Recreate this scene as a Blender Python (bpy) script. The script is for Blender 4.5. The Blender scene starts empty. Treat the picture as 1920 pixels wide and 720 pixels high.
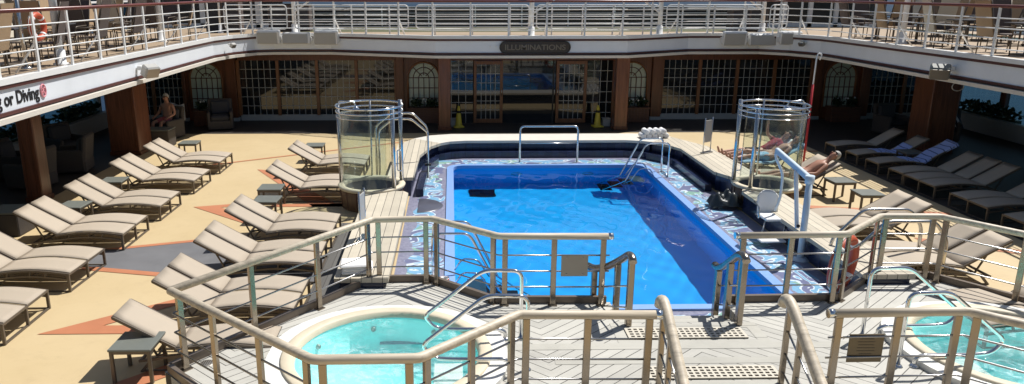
import bpy, bmesh, math, random
from mathutils import Vector, Matrix
from mathutils.geometry import tessellate_polygon
random.seed(7)
S = bpy.context.scene
COL = S.collection
PI = math.pi
R = math.radians

# ------------------------------------------------------------------ camera
# survey of the photograph: focal 1400 px, eye 4.5 m above the lido deck
F, EYE, CX, CY = 1400.0, 4.5, 872.0, 360.0
PITCH = math.atan(378 / F)
YAW = math.atan((CX - 845) / (F / math.cos(PITCH)))
cam = bpy.data.cameras.new('camera')
cam.lens = 36 * F / 1920
cam.sensor_width = 36
cam.shift_x = (960 - CX) / 1920
cam.clip_end = 60000
cam.clip_start = .05
co = bpy.data.objects.new('camera', cam)
COL.objects.link(co)
co.location = (0, 0, EYE)
co.rotation_euler = (PI / 2 - PITCH, 0, -YAW)
S.camera = co
_cp, _sp = math.cos(PITCH), math.sin(PITCH)
FW = Vector((math.sin(YAW) * _cp, math.cos(YAW) * _cp, -_sp))
RT = Vector((math.cos(YAW), -math.sin(YAW), 0))
UP = RT.cross(FW)


def at(px, py, z=0.0):
    """survey point: where the photo pixel's sight line meets the level z"""
    d = FW + RT * ((px - CX) / F) - UP * ((py - CY) / F)
    t = (z - EYE) / d.z
    return Vector((d.x * t, d.y * t, z))


def aty(px, py, y):
    d = FW + RT * ((px - CX) / F) - UP * ((py - CY) / F)
    t = y / d.y
    return Vector((d.x * t, y, EYE + d.z * t))


# ------------------------------------------------------------------ object helpers
def origin_of(o):
    v = Vector((0, 0, 0))
    while o is not None:
        v += o.location
        o = o.parent
    return v


def tag(o, label=None, cat=None, group=None, kind=None):
    if label: o['label'] = label
    if cat: o['category'] = cat
    if group: o['group'] = group
    if kind: o['kind'] = kind
    return o


def thing(name, label, cat, loc=(0, 0, 0), rz=0, group=None):
    o = bpy.data.objects.new(name, None)
    COL.objects.link(o)
    o.empty_display_size = .2
    o.location = loc
    o.rotation_euler = (0, 0, rz)
    return tag(o, label, cat, group)


def dup(root, loc, rz=0, label=None, group=None):
    r = root.copy()
    COL.objects.link(r)
    r.location = loc
    r.rotation_euler = (0, 0, rz)
    if label: r['label'] = label
    if group: r['group'] = group
    for ch in list(root.children):
        c = ch.copy()
        COL.objects.link(c)
        c.parent = r
        for g in list(ch.children):
            d = g.copy()
            COL.objects.link(d)
            d.parent = c
    return r


ORD = ['first', 'second', 'third', 'fourth', 'fifth', 'sixth', 'seventh', 'eighth', 'ninth', 'tenth', 'eleventh',
       'twelfth', 'thirteenth', 'fourteenth', 'fifteenth', 'sixteenth', 'seventeenth', 'eighteenth', 'nineteenth',
       'twentieth', 'twenty first', 'twenty second', 'twenty third', 'twenty fourth', 'twenty fifth', 'twenty sixth']


class MB:
    """collects shapes and links them as ONE mesh object"""

    def __init__(self):
        self.v, self.f, self.s, self.m = [], [], [], []
        self.mi = 0

    def add(self, vs, fs, smooth=False):
        b = len(self.v)
        self.v += [Vector(p) for p in vs]
        for f in fs:
            self.f.append([b + i for i in f])
            self.s.append(smooth)
            self.m.append(self.mi)
        return self

    def box(self, c, s, rot=None, bev=0):
        hx, hy, hz = s[0] / 2, s[1] / 2, s[2] / 2
        if bev:
            b = min(bev, hx * .9, hy * .9, hz * .9)
            vs = []
            idx = {}
            for sx in (-1, 1):
                for sy in (-1, 1):
                    for sz in (-1, 1):
                        idx[(sx, sy, sz)] = len(vs)
                        vs.append((sx * hx, sy * (hy - b), sz * (hz - b)))
                        vs.append((sx * (hx - b), sy * hy, sz * (hz - b)))
                        vs.append((sx * (hx - b), sy * (hy - b), sz * hz))
            I = lambda a, k: idx[a] + k
            fs = []
            for s_ in (-1, 1):
                q = [(s_, -1, -1), (s_, 1, -1), (s_, 1, 1), (s_, -1, 1)]
                fs.append([I(a, 0) for a in (q if s_ > 0 else q[::-1])])
                q = [(-1, s_, -1), (-1, s_, 1), (1, s_, 1), (1, s_, -1)]
                fs.append([I(a, 1) for a in (q if s_ > 0 else q[::-1])])
                q = [(-1, -1, s_), (1, -1, s_), (1, 1, s_), (-1, 1, s_)]
                fs.append([I(a, 2) for a in (q if s_ > 0 else q[::-1])])
            for a in (-1, 1):
                for c_ in (-1, 1):
                    fs.append([I((a, c_, -1), 0), I((a, c_, 1), 0), I((a, c_, 1), 1), I((a, c_, -1), 1)])
                    fs.append([I((a, -1, c_), 0), I((a, 1, c_), 0), I((a, 1, c_), 2), I((a, -1, c_), 2)])
                    fs.append([I((-1, a, c_), 1), I((1, a, c_), 1), I((1, a, c_), 2), I((-1, a, c_), 2)])
                    for d_ in (-1, 1):
                        fs.append([I((a, c_, d_), 0), I((a, c_, d_), 1), I((a, c_, d_), 2)])
        else:
            vs = [(x, y, z) for x in (-hx, hx) for y in (-hy, hy) for z in (-hz, hz)]
            fs = [(0, 1, 3, 2), (4, 6, 7, 5), (0, 4, 5, 1), (2, 3, 7, 6), (0, 2, 6, 4), (1, 5, 7, 3)]
        vs = [Vector(p) for p in vs]
        if rot is not None:
            m = rot if isinstance(rot, Matrix) else Matrix.Rotation(rot, 3, 'Z')
            vs = [m @ p for p in vs]
        c = Vector(c)
        return self.add([p + c for p in vs], fs)

    def bar(self, p, q, w, h, bev=0):
        """square bar from p to q, w across, h upright"""
        p, q = Vector(p), Vector(q)
        d = q - p
        L = d.length
        z = d.normalized()
        up = Vector((0, 0, 1)) if abs(z.z) < .95 else Vector((0, 1, 0))
        x = up.cross(z).normalized()
        y = z.cross(x)
        m = Matrix((x, y, z)).transposed()
        return self.box((p + q) / 2, (w, h, L), m, bev)

    def tube(self, pts, r, n=10, closed=False, caps=True):
        pts = [Vector(p) for p in pts]
        N = len(pts)
        rad = r if isinstance(r, (list, tuple)) else [r] * N
        tang = []
        for i in range(N):
            if closed:
                t = pts[(i + 1) % N] - pts[i - 1]
            else:
                t = pts[min(i + 1, N - 1)] - pts[max(i - 1, 0)]
            tang.append(t.normalized())
        t0 = tang[0]
        ref = Vector((0, 0, 1)) if abs(t0.z) < .9 else Vector((1, 0, 0))
        nrm = (ref - t0 * ref.dot(t0)).normalized()
        vs = []
        for i in range(N):
            t = tang[i]
            nrm = (nrm - t * nrm.dot(t))
            nrm = nrm.normalized() if nrm.length > 1e-6 else t.orthogonal().normalized()
            b = t.cross(nrm)
            for k in range(n):
                a = 2 * PI * k / n
                vs.append(pts[i] + (nrm * math.cos(a) + b * math.sin(a)) * rad[i])
        fs = []
        for i in range(N if closed else N - 1):
            j = (i + 1) % N
            for k in range(n):
                l = (k + 1) % n
                fs.append((i * n + k, i * n + l, j * n + l, j * n + k))
        self.add(vs, fs, True)
        if not closed and caps:
            b = len(self.v) - len(vs)
            self.f.append([b + k for k in range(n)][::-1]); self.s.append(False); self.m.append(self.mi)
            self.f.append([b + (N - 1) * n + k for k in range(n)]); self.s.append(False); self.m.append(self.mi)
        return self

    def lathe(self, prof, c=(0, 0, 0), n=32, a0=0, a1=2 * PI, smooth=True):
        c = Vector(c)
        full = abs(a1 - a0 - 2 * PI) < 1e-6
        steps = n if full else n + 1
        vs = []
        for i in range(steps):
            a = a0 + (a1 - a0) * i / n
            for (r, z) in prof:
                vs.append(c + Vector((r * math.cos(a), r * math.sin(a), z)))
        m = len(prof)
        fs = []
        for i in range(n):
            j = (i + 1) % steps
            for k in range(m - 1):
                fs.append((i * m + k, j * m + k, j * m + k + 1, i * m + k + 1))
        return self.add(vs, fs, smooth)

    def prism(self, poly, z0, z1, holes=()):
        loops = [[Vector((p[0], p[1], 0)) for p in poly]] + [[Vector((p[0], p[1], 0)) for p in h] for h in holes]
        tris = tessellate_polygon(loops)
        flat = [p for l in loops for p in l]
        n = len(flat)
        vs = [(p.x, p.y, z1) for p in flat] + [(p.x, p.y, z0) for p in flat]
        fs = []
        for t in tris:
            a, b, c = (flat[i] for i in t)
            up = (b - a).cross(c - a).z > 0
            t = list(t) if up else list(t)[::-1]
            fs.append(t)
            fs.append([i + n for i in t][::-1])
        base = 0
        for li, l in enumerate(loops):
            area = sum(l[i].x * l[(i + 1) % len(l)].y - l[(i + 1) % len(l)].x * l[i].y for i in range(len(l)))
            for i in range(len(l)):
                j = (i + 1) % len(l)
                q = [base + i, base + j, base + j + n, base + i + n]
                if (area > 0) == (li == 0):
                    q = q[::-1]
                fs.append(q)
            base += len(l)
        return self.add(vs, fs)

    def sheet(self, poly, z, holes=()):
        loops = [[Vector((p[0], p[1], 0)) for p in poly]] + [[Vector((p[0], p[1], 0)) for p in h] for h in holes]
        tris = tessellate_polygon(loops)
        flat = [p for l in loops for p in l]
        fs = []
        for t in tris:
            a, b, c = (flat[i] for i in t)
            up = (b - a).cross(c - a).z > 0
            fs.append(list(t) if up else list(t)[::-1])
        return self.add([(p.x, p.y, z) for p in flat], fs)

    def grid(self, fn, nu, nv, smooth=True, thick=0):
        vs = [Vector(fn(i / nu, j / nv)) for i in range(nu + 1) for j in range(nv + 1)]
        W = nv + 1
        fs = [(i * W + j, (i + 1) * W + j, (i + 1) * W + j + 1, i * W + j + 1) for i in range(nu) for j in range(nv)]
        self.add(vs, fs, smooth)
        if thick:
            dn = [p - Vector((0, 0, thick)) for p in vs]
            self.add(dn, [f[::-1] for f in fs], smooth)
            b1 = len(self.v) - len(dn)
            b0 = b1 - len(vs)
            rim = [i * W for i in range(nu + 1)] + [nu * W + j for j in range(1, nv + 1)] + \
                  [i * W + nv for i in range(nu - 1, -1, -1)] + [j for j in range(nv - 1, 0, -1)]
            for a, b in zip(rim, rim[1:] + rim[:1]):
                self.f.append([b0 + a, b1 + a, b1 + b, b0 + b]); self.s.append(False); self.m.append(self.mi)
        return self

    def sphere(self, c, r, n=12, m=8, sc=(1, 1, 1)):
        c = Vector(c)
        vs = [c + Vector((0, 0, r * sc[2]))]
        for j in range(1, m):
            t = PI * j / m
            for k in range(n):
                a = 2 * PI * k / n
                vs.append(c + Vector((r * sc[0] * math.sin(t) * math.cos(a), r * sc[1] * math.sin(t) * math.sin(a), r * sc[2] * math.cos(t))))
        vs.append(c - Vector((0, 0, r * sc[2])))
        fs = [(0, 1 + k, 1 + (k + 1) % n) for k in range(n)]
        for j in range(m - 2):
            for k in range(n):
                l = (k + 1) % n
                fs.append((1 + j * n + k, 1 + (j + 1) * n + k, 1 + (j + 1) * n + l, 1 + j * n + l))
        e = len(vs) - 1
        fs += [(e, 1 + (m - 2) * n + (k + 1) % n, 1 + (m - 2) * n + k) for k in range(n)]
        return self.add(vs, fs, True)

    def build(self, name, mats, parent=None, origin=None):
        o0 = origin_of(parent) if parent is not None else Vector(origin or (0, 0, 0))
        me = bpy.data.meshes.new(name)
        me.from_pydata([tuple(p - o0) for p in self.v], [], self.f)
        for m in (mats if isinstance(mats, (list, tuple)) else [mats]):
            me.materials.append(m)
        me.polygons.foreach_set('use_smooth', self.s)
        me.polygons.foreach_set('material_index', self.m)
        bm = bmesh.new(); bm.from_mesh(me)
        bmesh.ops.recalc_face_normals(bm, faces=bm.faces)
        bm.to_mesh(me); bm.free()
        me.update()
        o = bpy.data.objects.new(name, me)
        COL.objects.link(o)
        if parent is not None:
            o.parent = parent
        else:
            o.location = o0
        return o

    def raw(self, name, mats, parent=None, origin=None):
        """as build() but keeps the windings (open sheets that must face up)"""
        o0 = origin_of(parent) if parent is not None else Vector(origin or (0, 0, 0))
        me = bpy.data.meshes.new(name)
        me.from_pydata([tuple(p - o0) for p in self.v], [], self.f)
        for m in (mats if isinstance(mats, (list, tuple)) else [mats]):
            me.materials.append(m)
        me.polygons.foreach_set('use_smooth', self.s)
        me.update()
        o = bpy.data.objects.new(name, me)
        COL.objects.link(o)
        if parent is not None: o.parent = parent
        else: o.location = o0
        return o


def fillet(pts, rad, k=5):
    pts = [Vector(p) for p in pts]
    out = [pts[0]]
    for i in range(1, len(pts) - 1):
        p, a, b = pts[i], pts[i - 1] - pts[i], pts[i + 1] - pts[i]
        r = min(rad, a.length * .48, b.length * .48)
        s, e = p + a.normalized() * r, p + b.normalized() * r
        for j in range(k + 1):
            t = j / k
            out.append(s * (1 - t) ** 2 + p * 2 * t * (1 - t) + e * t * t)
    out.append(pts[-1])
    return out


# ------------------------------------------------------------------ materials
def nt(name):
    m = bpy.data.materials.new(name)
    m.use_nodes = True
    t = m.node_tree
    b = t.nodes['Principled BSDF']
    return m, t, b


def N(t, kind, **kw):
    n = t.nodes.new(kind)
    for k, v in kw.items():
        if k in n.bl_rna.properties:
            setattr(n, k, v)
        else:
            n.inputs[k].default_value = v
    return n


def math_(t, op, a, b=None, c=None):
    n = t.nodes.new('ShaderNodeMath')
    n.operation = op
    for i, x in enumerate((a, b, c)):
        if x is None: continue
        if isinstance(x, (int, float)): n.inputs[i].default_value = x
        else: t.links.new(x, n.inputs[i])
    return n.outputs[0]


def mix_(t, fac, a, b, blend='MIX'):
    n = t.nodes.new('ShaderNodeMix')
    n.data_type = 'RGBA'
    n.blend_type = blend
    for s, x in ((n.inputs[0], fac), (n.inputs[6], a), (n.inputs[7], b)):
        if isinstance(x, (int, float)): s.default_value = x
        elif isinstance(x, (tuple, list)): s.default_value = (*x[:3], 1)
        else: t.links.new(x, s)
    return n.outputs[2]


def ramp_(t, fac, stops):
    n = t.nodes.new('ShaderNodeValToRGB')
    e = n.color_ramp.elements
    while len(e) < len(stops): e.new(.5)
    for i, (p, c) in enumerate(stops):
        e[i].position = p
        e[i].color = (c, c, c, 1) if isinstance(c, (int, float)) else (*c, 1)
    t.links.new(fac, n.inputs[0])
    return n.outputs[0]


def noise_(t, vec, scale, detail=4, rough=.55, dist=0):
    n = N(t, 'ShaderNodeTexNoise', Scale=scale, Detail=detail, Roughness=rough, Distortion=dist)
    if vec is not None: t.links.new(vec, n.inputs['Vector'])
    return n.outputs['Fac']


def coords(t, kind='Object'):
    return t.nodes.new('ShaderNodeTexCoord').outputs[kind]


def geopos(t):
    return t.nodes.new('ShaderNodeNewGeometry').outputs['Position']


def bump_(t, b, h, strength=.3, dist=.01):
    n = N(t, 'ShaderNodeBump', Strength=strength, Distance=dist)
    t.links.new(h, n.inputs['Height'])
    t.links.new(n.outputs[0], b.inputs['Normal'])


def M(name, col, rough=.5, metal=0, var=.12, scale=6, bump=0, bscale=60, spec=None, grime=0):
    m, t, b = nt(name)
    v = coords(t)
    f = noise_(t, v, scale, 5, .6)
    lo = tuple(max(0, c * (1 - var)) for c in col)
    hi = tuple(min(1, c * (1 + var)) for c in col)
    c = mix_(t, f, lo, hi)
    if grime:
        g = ramp_(t, noise_(t, v, scale * .35, 6, .7), [(.45, 0), (.75, 1)])
        c = mix_(t, math_(t, 'MULTIPLY', g, grime), c, tuple(x * .5 for x in col))
    t.links.new(c, b.inputs['Base Color'])
    b.inputs['Metallic'].default_value = metal
    r = math_(t, 'MULTIPLY_ADD', f, rough * .4, rough * .8)
    t.links.new(r, b.inputs['Roughness'])
    if spec is not None: b.inputs['Specular IOR Level'].default_value = spec
    if bump:
        bump_(t, b, noise_(t, v, bscale, 3), bump, .01)
    return m


def wood(name, col, axis='Z', rough=.45, scale=6, var=.35):
    m, t, b = nt(name)
    mp = N(t, 'ShaderNodeMapping')
    t.links.new(coords(t), mp.inputs[0])
    s = [scale * 2.5] * 3
    s['XYZ'.index(axis)] = scale * .18
    mp.inputs['Scale'].default_value = s
    f = noise_(t, mp.outputs[0], 1.5, 6, .65, .6)
    c = mix_(t, ramp_(t, f, [(.3, 0), (.7, 1)]), tuple(x * (1 - var) for x in col), tuple(min(1, x * (1 + var)) for x in col))
    t.links.new(c, b.inputs['Base Color'])
    b.inputs['Roughness'].default_value = rough
    bump_(t, b, f, .15, .004)
    return m


def planks(name, col, width, mode='X', gap=.07, rough=.7, var=.22, angle=0.0, caulk=(.05, .045, .04)):
    """boards with dark caulk lines; mode X: boards run along Y; 'H': herringbone about the deck's axes"""
    m, t, b = nt(name)
    p = geopos(t)
    sx = t.nodes.new('ShaderNodeSeparateXYZ')
    t.links.new(p, sx.inputs[0])
    x, y = sx.outputs[0], sx.outputs[1]
    if mode == 'H':
        xx = math_(t, 'PINGPONG', math_(t, 'ADD', x, 75.75), 1.875)
        c, s = math.cos(R(48)), math.sin(R(48))
        u = math_(t, 'ADD', math_(t, 'MULTIPLY', xx, c), math_(t, 'MULTIPLY', y, s))
        w = math_(t, 'SUBTRACT', math_(t, 'MULTIPLY', xx, s), math_(t, 'MULTIPLY', y, c))
    else:
        c, s = math.cos(angle), math.sin(angle)
        u = math_(t, 'ADD', math_(t, 'MULTIPLY', x, c), math_(t, 'MULTIPLY', y, s))
        w = math_(t, 'SUBTRACT', math_(t, 'MULTIPLY', y, c), math_(t, 'MULTIPLY', x, s))
    q = math_(t, 'DIVIDE', math_(t, 'ADD', u, 50), width)
    fr = math_(t, 'FRACT', q)
    idx = math_(t, 'FLOOR', q)
    cv = t.nodes.new('ShaderNodeCombineXYZ')
    t.links.new(math_(t, 'MULTIPLY', u, 22), cv.inputs[0])
    t.links.new(math_(t, 'MULTIPLY', w, 1.3), cv.inputs[1])
    t.links.new(math_(t, 'MULTIPLY', idx, 7.3), cv.inputs[2])
    grain = noise_(t, cv.outputs[0], 1.6, 6, .65, .4)
    wn = t.nodes.new('ShaderNodeTexWhiteNoise')
    wn.noise_dimensions = '1D'
    t.links.new(idx, wn.inputs['W'])
    k = math_(t, 'ADD', math_(t, 'MULTIPLY', grain, .55), math_(t, 'MULTIPLY', wn.outputs[0], .45))
    body = mix_(t, k, tuple(c_ * (1 - var) for c_ in col), tuple(min(1, c_ * (1 + var)) for c_ in col))
    stain = ramp_(t, noise_(t, p, .9, 6, .7), [(.42, 0), (.72, 1)])
    body = mix_(t, math_(t, 'MULTIPLY', stain, .36), body, tuple(c_ * .5 for c_ in col))
    ln = math_(t, 'LESS_THAN', fr, gap)
    t.links.new(mix_(t, ln, body, caulk), b.inputs['Base Color'])
    b.inputs['Roughness'].default_value = rough
    h = math_(t, 'SUBTRACT', math_(t, 'MULTIPLY', grain, .3), ln)
    bump_(t, b, h, .35, .006)
    return m


def tile_mat(name, col, size=.12, var=.25, rough=.25, grout=None):
    m, t, b = nt(name)
    p = geopos(t)
    v = N(t, 'ShaderNodeTexBrick')
    v.offset = 0
    t.links.new(p, v.inputs['Vector'])
    v.inputs['Color1'].default_value = (*tuple(c * (1 - var) for c in col), 1)
    v.inputs['Color2'].default_value = (*tuple(min(1, c * (1 + var)) for c in col), 1)
    v.inputs['Mortar'].default_value = (*(grout or tuple(c * .6 for c in col)), 1)
    v.inputs['Scale'].default_value = 1
    v.inputs['Brick Width'].default_value = size
    v.inputs['Row Height'].default_value = size
    v.inputs['Mortar Size'].default_value = size * .05
    t.links.new(v.outputs[0], b.inputs['Base Color'])
    b.inputs['Roughness'].default_value = rough
    return m


MT = {}
MT['fascia_white'] = M('fascia_paint', (.80, .84, .88), .35, var=.04, scale=3, grime=.12)
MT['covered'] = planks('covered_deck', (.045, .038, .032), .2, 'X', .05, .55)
MT['white'] = M('white_paint', (.8, .8, .78), .35, var=.04, scale=3, grime=.12)
MT['cream'] = M('cream_paint', (.70, .66, .58), .5, var=.05, grime=.15)
MT['beige'] = M('beige_coping', (.66, .58, .43), .55, var=.08, grime=.2, bump=.1)
MT['grey_box'] = M('grey_paint', (.42, .41, .38), .45, var=.06)
MT['brown_trim'] = M('brown_trim_paint', (.095, .035, .03), .35, var=.15)
MT['red_rail'] = M('varnished_red_rail', (.16, .045, .035), .25, var=.2)
MT['chrome'] = M('polished_steel', (.78, .78, .77), .09, 1, var=.05)
MT['steel'] = M('brushed_steel', (.62, .61, .58), .22, 1, var=.08)
MT['bar'] = M('railing_bar_steel', (.40, .39, .38), .25, 1, var=.08)
MT['bronze'] = M('bronze_steel', (.33, .28, .225), .24, .9, var=.15)
MT['kerb'] = M('bronze_kerb_paint', (.16, .125, .095), .4, .2, var=.2)
MT['frame'] = M('taupe_metal', (.13, .105, .08), .45, .3, var=.12)
MT['table'] = M('table_top', (.15, .16, .14), .5, var=.12, scale=9)
MT['dark_blue'] = tile_mat('dark_blue_tile', (.016, .024, .062), .2, .25, .2)
MT['teak_rail'] = wood('teak_handrail', (.58, .50, .38), 'X', .5, 5, .28)
MT['column'] = wood('varnished_column', (.15, .058, .030), 'Z', .3, 4, .4)
MT['panel_wood'] = wood('brown_panelling', (.13, .045, .02), 'Z', .35, 4, .35)
MT['mullion'] = wood('oak_mullion', (.20, .085, .035), 'Z', .4, 6, .25)
MT['muntin'] = M('white_muntin', (.42, .42, .40), .4, var=.05)
MT['teak'] = planks('teak_deck', (.48, .465, .415), .135, 'H', .075, var=.30, caulk=(.04,.037,.03))
MT['teak_border'] = planks('teak_border', (.46, .445, .39), .34, 'X', .025, var=.15, angle=PI / 2, caulk=(.07,.065,.055))
MT['bench_planks'] = planks('bench_planks', (.56, .50, .39), .155, 'X', .06)
MT['grey_planks'] = planks('grey_plank_strip', (.12, .115, .105), .13, 'X', .08)
MT['shower_wood'] = wood('shower_staves', (.16, .092, .05), 'Z', .5, 7, .3)
MT['orange_ring'] = M('life_ring_orange', (.50, .085, .035), .5, var=.12)
MT['towel_white'] = M('white_towel', (.8, .8, .8), .9, var=.05, bump=.6, bscale=90)
MT['red_cloth'] = M('red_towel', (.5, .03, .05), .9, var=.15, bump=.4)
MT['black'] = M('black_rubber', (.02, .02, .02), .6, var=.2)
MT['wicker'] = M('dark_wicker', (.055, .046, .04), .7, var=.3, scale=40, bump=.6, bscale=120)
MT['cushion'] = M('charcoal_cushion', (.045, .045, .05), .9, var=.15, bump=.2)
MT['yellow'] = M('cone_yellow', (.62, .50, .05), .45, var=.1)
MT['skin'] = M('skin', (.52, .29, .20), .5, var=.08, scale=10)
MT['skin_tan'] = M('tanned_skin', (.40, .20, .13), .5, var=.1, scale=10)
MT['hair_dark'] = M('dark_hair', (.035, .022, .015), .7, var=.3, scale=40, bump=.5)
MT['hair_grey'] = M('grey_hair', (.42, .40, .37), .7, var=.2, scale=40, bump=.5)
MT['cloth_red'] = M('red_cloth', (.35, .04, .06), .9, var=.15, bump=.3)
MT['cloth_blue'] = M('pale_blue_cloth', (.28, .45, .58), .9, var=.12, bump=.3)
MT['cloth_pink'] = M('faded_red_shorts', (.40, .10, .11), .9, var=.12, bump=.3)
MT['cloth_black'] = M('dark_cloth', (.02, .02, .025), .9, var=.2)
MT['hoist_white'] = M('hoist_paint', (.62, .72, .80), .3, var=.05, grime=.1)
MT['seat_white'] = M('seat_plastic', (.78, .78, .78), .4, var=.04)
MT['red_pole'] = M('red_pole', (.5, .025, .03), .4, var=.12)
MT['flood_grey'] = M('floodlight_housing', (.20, .205, .18), .5, var=.08)
MT['plaque'] = M('metal_plaque', (.30, .28, .25), .35, .6, var=.1)
MT['plaque_dark'] = M('shower_tray', (.10, .11, .13), .35, var=.1)
MT['plaque_bronze'] = M('bronze_plaque', (.17, .135, .085), .4, .5, var=.12)
MT['letters_brass'] = M('brass_letters', (.22, .18, .13), .35, .6, var=.1)
MT['sign_brown'] = M('sign_board', (.05, .036, .025), .4, var=.15)
MT['letters_black'] = M('black_letters', (.012, .012, .015), .5, var=.1)
MT['letters_red'] = M('red_symbol', (.70, .28, .32), .5, var=.1)
MT['turf'] = M('green_turf', (.10, .105, .05), .9, var=.25, scale=30, bump=.5, bscale=200)
MT['dark_screen'] = M('dark_screen', (.02, .023, .026), .25, var=.3, scale=2)
MT['chair_tan'] = M('tan_sling', (.38, .26, .15), .8, var=.08, bump=.2, bscale=200)
MT['chair_pale'] = M('pale_sling', (.55, .50, .40), .8, var=.06, bump=.2, bscale=200)
MT['chair_brown'] = M('brown_sling', (.10, .075, .065), .8, var=.1, bump=.2, bscale=200)
MT['terracotta'] = wood('planter_wood', (.10, .04, .02), 'X', .5, 5, .3)
MT['tub_white'] = M('tub_white', (.78, .77, .72), .3, var=.04, grime=.08)
MT['tub_shell'] = M('tub_shell', (.44, .93, .92), .35, var=.06)
MT['grate'] = M('grate_cream', (.60, .55, .45), .5, var=.06)
MT['grate_hole'] = M('grate_hole', (.05, .04, .03), .8, var=.1)
MT['orange_line'] = M('orange_inlay', (.47, .18, .085), .65, var=.12, scale=3, grime=.2)
MT['grey_inlay'] = M('grey_inlay', (.155, .155, .16), .65, var=.2, scale=2.5, grime=.3)
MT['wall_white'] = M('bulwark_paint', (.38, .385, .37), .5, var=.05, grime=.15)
MT['ceiling'] = M('ceiling_paint', (.25, .23, .20), .6, var=.06)
MT['sling'] = None


def sling_mat(name, col):
    m, t, b = nt(name)
    v = coords(t)
    mp = N(t, 'ShaderNodeMapping'); mp.inputs['Scale'].default_value = (260, 90, 1)
    t.links.new(v, mp.inputs[0])
    w = noise_(t, mp.outputs[0], 1, 2)
    f = noise_(t, v, 2.2, 5, .6)
    oi = t.nodes.new('ShaderNodeObjectInfo')
    k = math_(t, 'ADD', math_(t, 'MULTIPLY', f, .7), math_(t, 'MULTIPLY', w, .3))
    c = mix_(t, k, tuple(x * .93 for x in col), tuple(min(1, x * 1.06) for x in col))
    c = mix_(t, math_(t, 'MULTIPLY', oi.outputs['Random'], .16), c, tuple(x * .55 for x in col))
    t.links.new(c, b.inputs['Base Color'])
    b.inputs['Roughness'].default_value = .75
    bump_(t, b, w, .15, .002)
    return m


MT['sling'] = sling_mat('taupe_sling', (.44, .37, .285))


def deck_mat():
    m, t, b = nt('yellow_deck_coating')
    p = geopos(t)
    a = noise_(t, p, .35, 6, .65)
    d = noise_(t, p, 3.0, 6, .7)
    e = noise_(t, p, 60, 2, .5)
    c = mix_(t, ramp_(t, a, [(.3, 0), (.7, 1)]), (.50, .38, .20), (.57, .445, .255))
    s = ramp_(t, d, [(.52, 0), (.78, 1)])
    c = mix_(t, math_(t, 'MULTIPLY', s, .30), c, (.40, .29, .16))
    scuff = noise_(t, p, 1.2, 8, .8, 2.5)
    c = mix_(t, math_(t, 'MULTIPLY', ramp_(t, scuff, [(.57, 0), (.70, 1)]), .24), c, (.30, .22, .13))
    c = mix_(t, math_(t, 'MULTIPLY', e, .12), c, (.66, .52, .33))
    t.links.new(c, b.inputs['Base Color'])
    b.inputs['Roughness'].default_value = .62
    bump_(t, b, e, .12, .004)
    return m


MT['deck'] = deck_mat()


def upper_deck_mat():
    m, t, b = nt('upper_deck_coating')
    p = geopos(t)
    c = mix_(t, noise_(t, p, .8, 6, .65), (.32, .235, .15), (.38, .285, .19))
    t.links.new(c, b.inputs['Base Color'])
    b.inputs['Roughness'].default_value = .7
    return m


MT['upper'] = upper_deck_mat()


def mosaic_mat():
    """lavender mosaic with a wandering band of pale swirls around the pool"""
    m, t, b = nt('pool_mosaic')
    p = geopos(t)
    sx = t.nodes.new('ShaderNodeSeparateXYZ')
    t.links.new(p, sx.inputs[0])
    x, y = sx.outputs[0], sx.outputs[1]
    # distance outside the pool rectangle
    dx = math_(t, 'SUBTRACT', math_(t, 'ABSOLUTE', math_(t, 'SUBTRACT', x, 2.55)), 2.5)
    dy = math_(t, 'SUBTRACT', math_(t, 'ABSOLUTE', math_(t, 'SUBTRACT', y, 14.7)), 4.55)
    d = math_(t, 'MAXIMUM', dx, dy)
    wob = noise_(t, p, 1.3, 2)
    dd = math_(t, 'ADD', d, math_(t, 'MULTIPLY', math_(t, 'SUBTRACT', wob, .5), .55))
    band = math_(t, 'MULTIPLY', math_(t, 'GREATER_THAN', dd, .28), math_(t, 'LESS_THAN', dd, .80))
    n1 = noise_(t, p, 1.5, 1.0, .4, 1.9)
    rings = math_(t, 'FRACT', math_(t, 'MULTIPLY', n1, 6))
    line = math_(t, 'LESS_THAN', rings, .24)
    sel = math_(t, 'FRACT', math_(t, 'MULTIPLY', n1, 3))
    fill = mix_(t, math_(t, 'GREATER_THAN', sel, .55), (.22, .46, .66), (.17, .185, .31))
    green = math_(t, 'MULTIPLY', math_(t, 'GREATER_THAN', noise_(t, p, 1.6, 2), .60), math_(t, 'GREATER_THAN', sel, .30))
    fill = mix_(t, green, fill, (.26, .46, .36))
    fill = mix_(t, line, fill, (.70, .80, .86))
    wn = N(t, 'ShaderNodeTexVoronoi', Scale=28)
    t.links.new(p, wn.inputs['Vector'])
    spk = t.nodes.new('ShaderNodeSeparateColor')
    t.links.new(wn.outputs['Color'], spk.inputs[0])
    base = mix_(t, spk.outputs[0], (.22, .22, .30), (.33, .33, .42))
    c = mix_(t, band, base, fill)
    c = mix_(t, math_(t, 'MULTIPLY', spk.outputs[1], .25), c, (.10, .11, .2))
    t.links.new(c, b.inputs['Base Color'])
    b.inputs['Roughness'].default_value = .3
    return m


MT['mosaic'] = mosaic_mat()
MT['coping'] = M('periwinkle_coping', (.25, .41, .74), .3, var=.1, scale=12)


def pool_tile():
    m, t, b = nt('pool_tile')
    p = geopos(t)
    c = mix_(t, noise_(t, p, 2.2, 5, .65), (.006, .40, .83), (.014, .50, .95))
    t.links.new(c, b.inputs['Base Color'])
    b.inputs['Roughness'].default_value = .4
    return m


MT['pool'] = pool_tile()


def water_mat():
    m, t, b = nt('pool_water')
    b.inputs['Base Color'].default_value = (.40, .95, 1, 1)
    b.inputs['Roughness'].default_value = 0
    b.inputs['IOR'].default_value = 1.333
    b.inputs['Transmission Weight'].default_value = 1
    return m


MT['water'] = water_mat()


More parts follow.
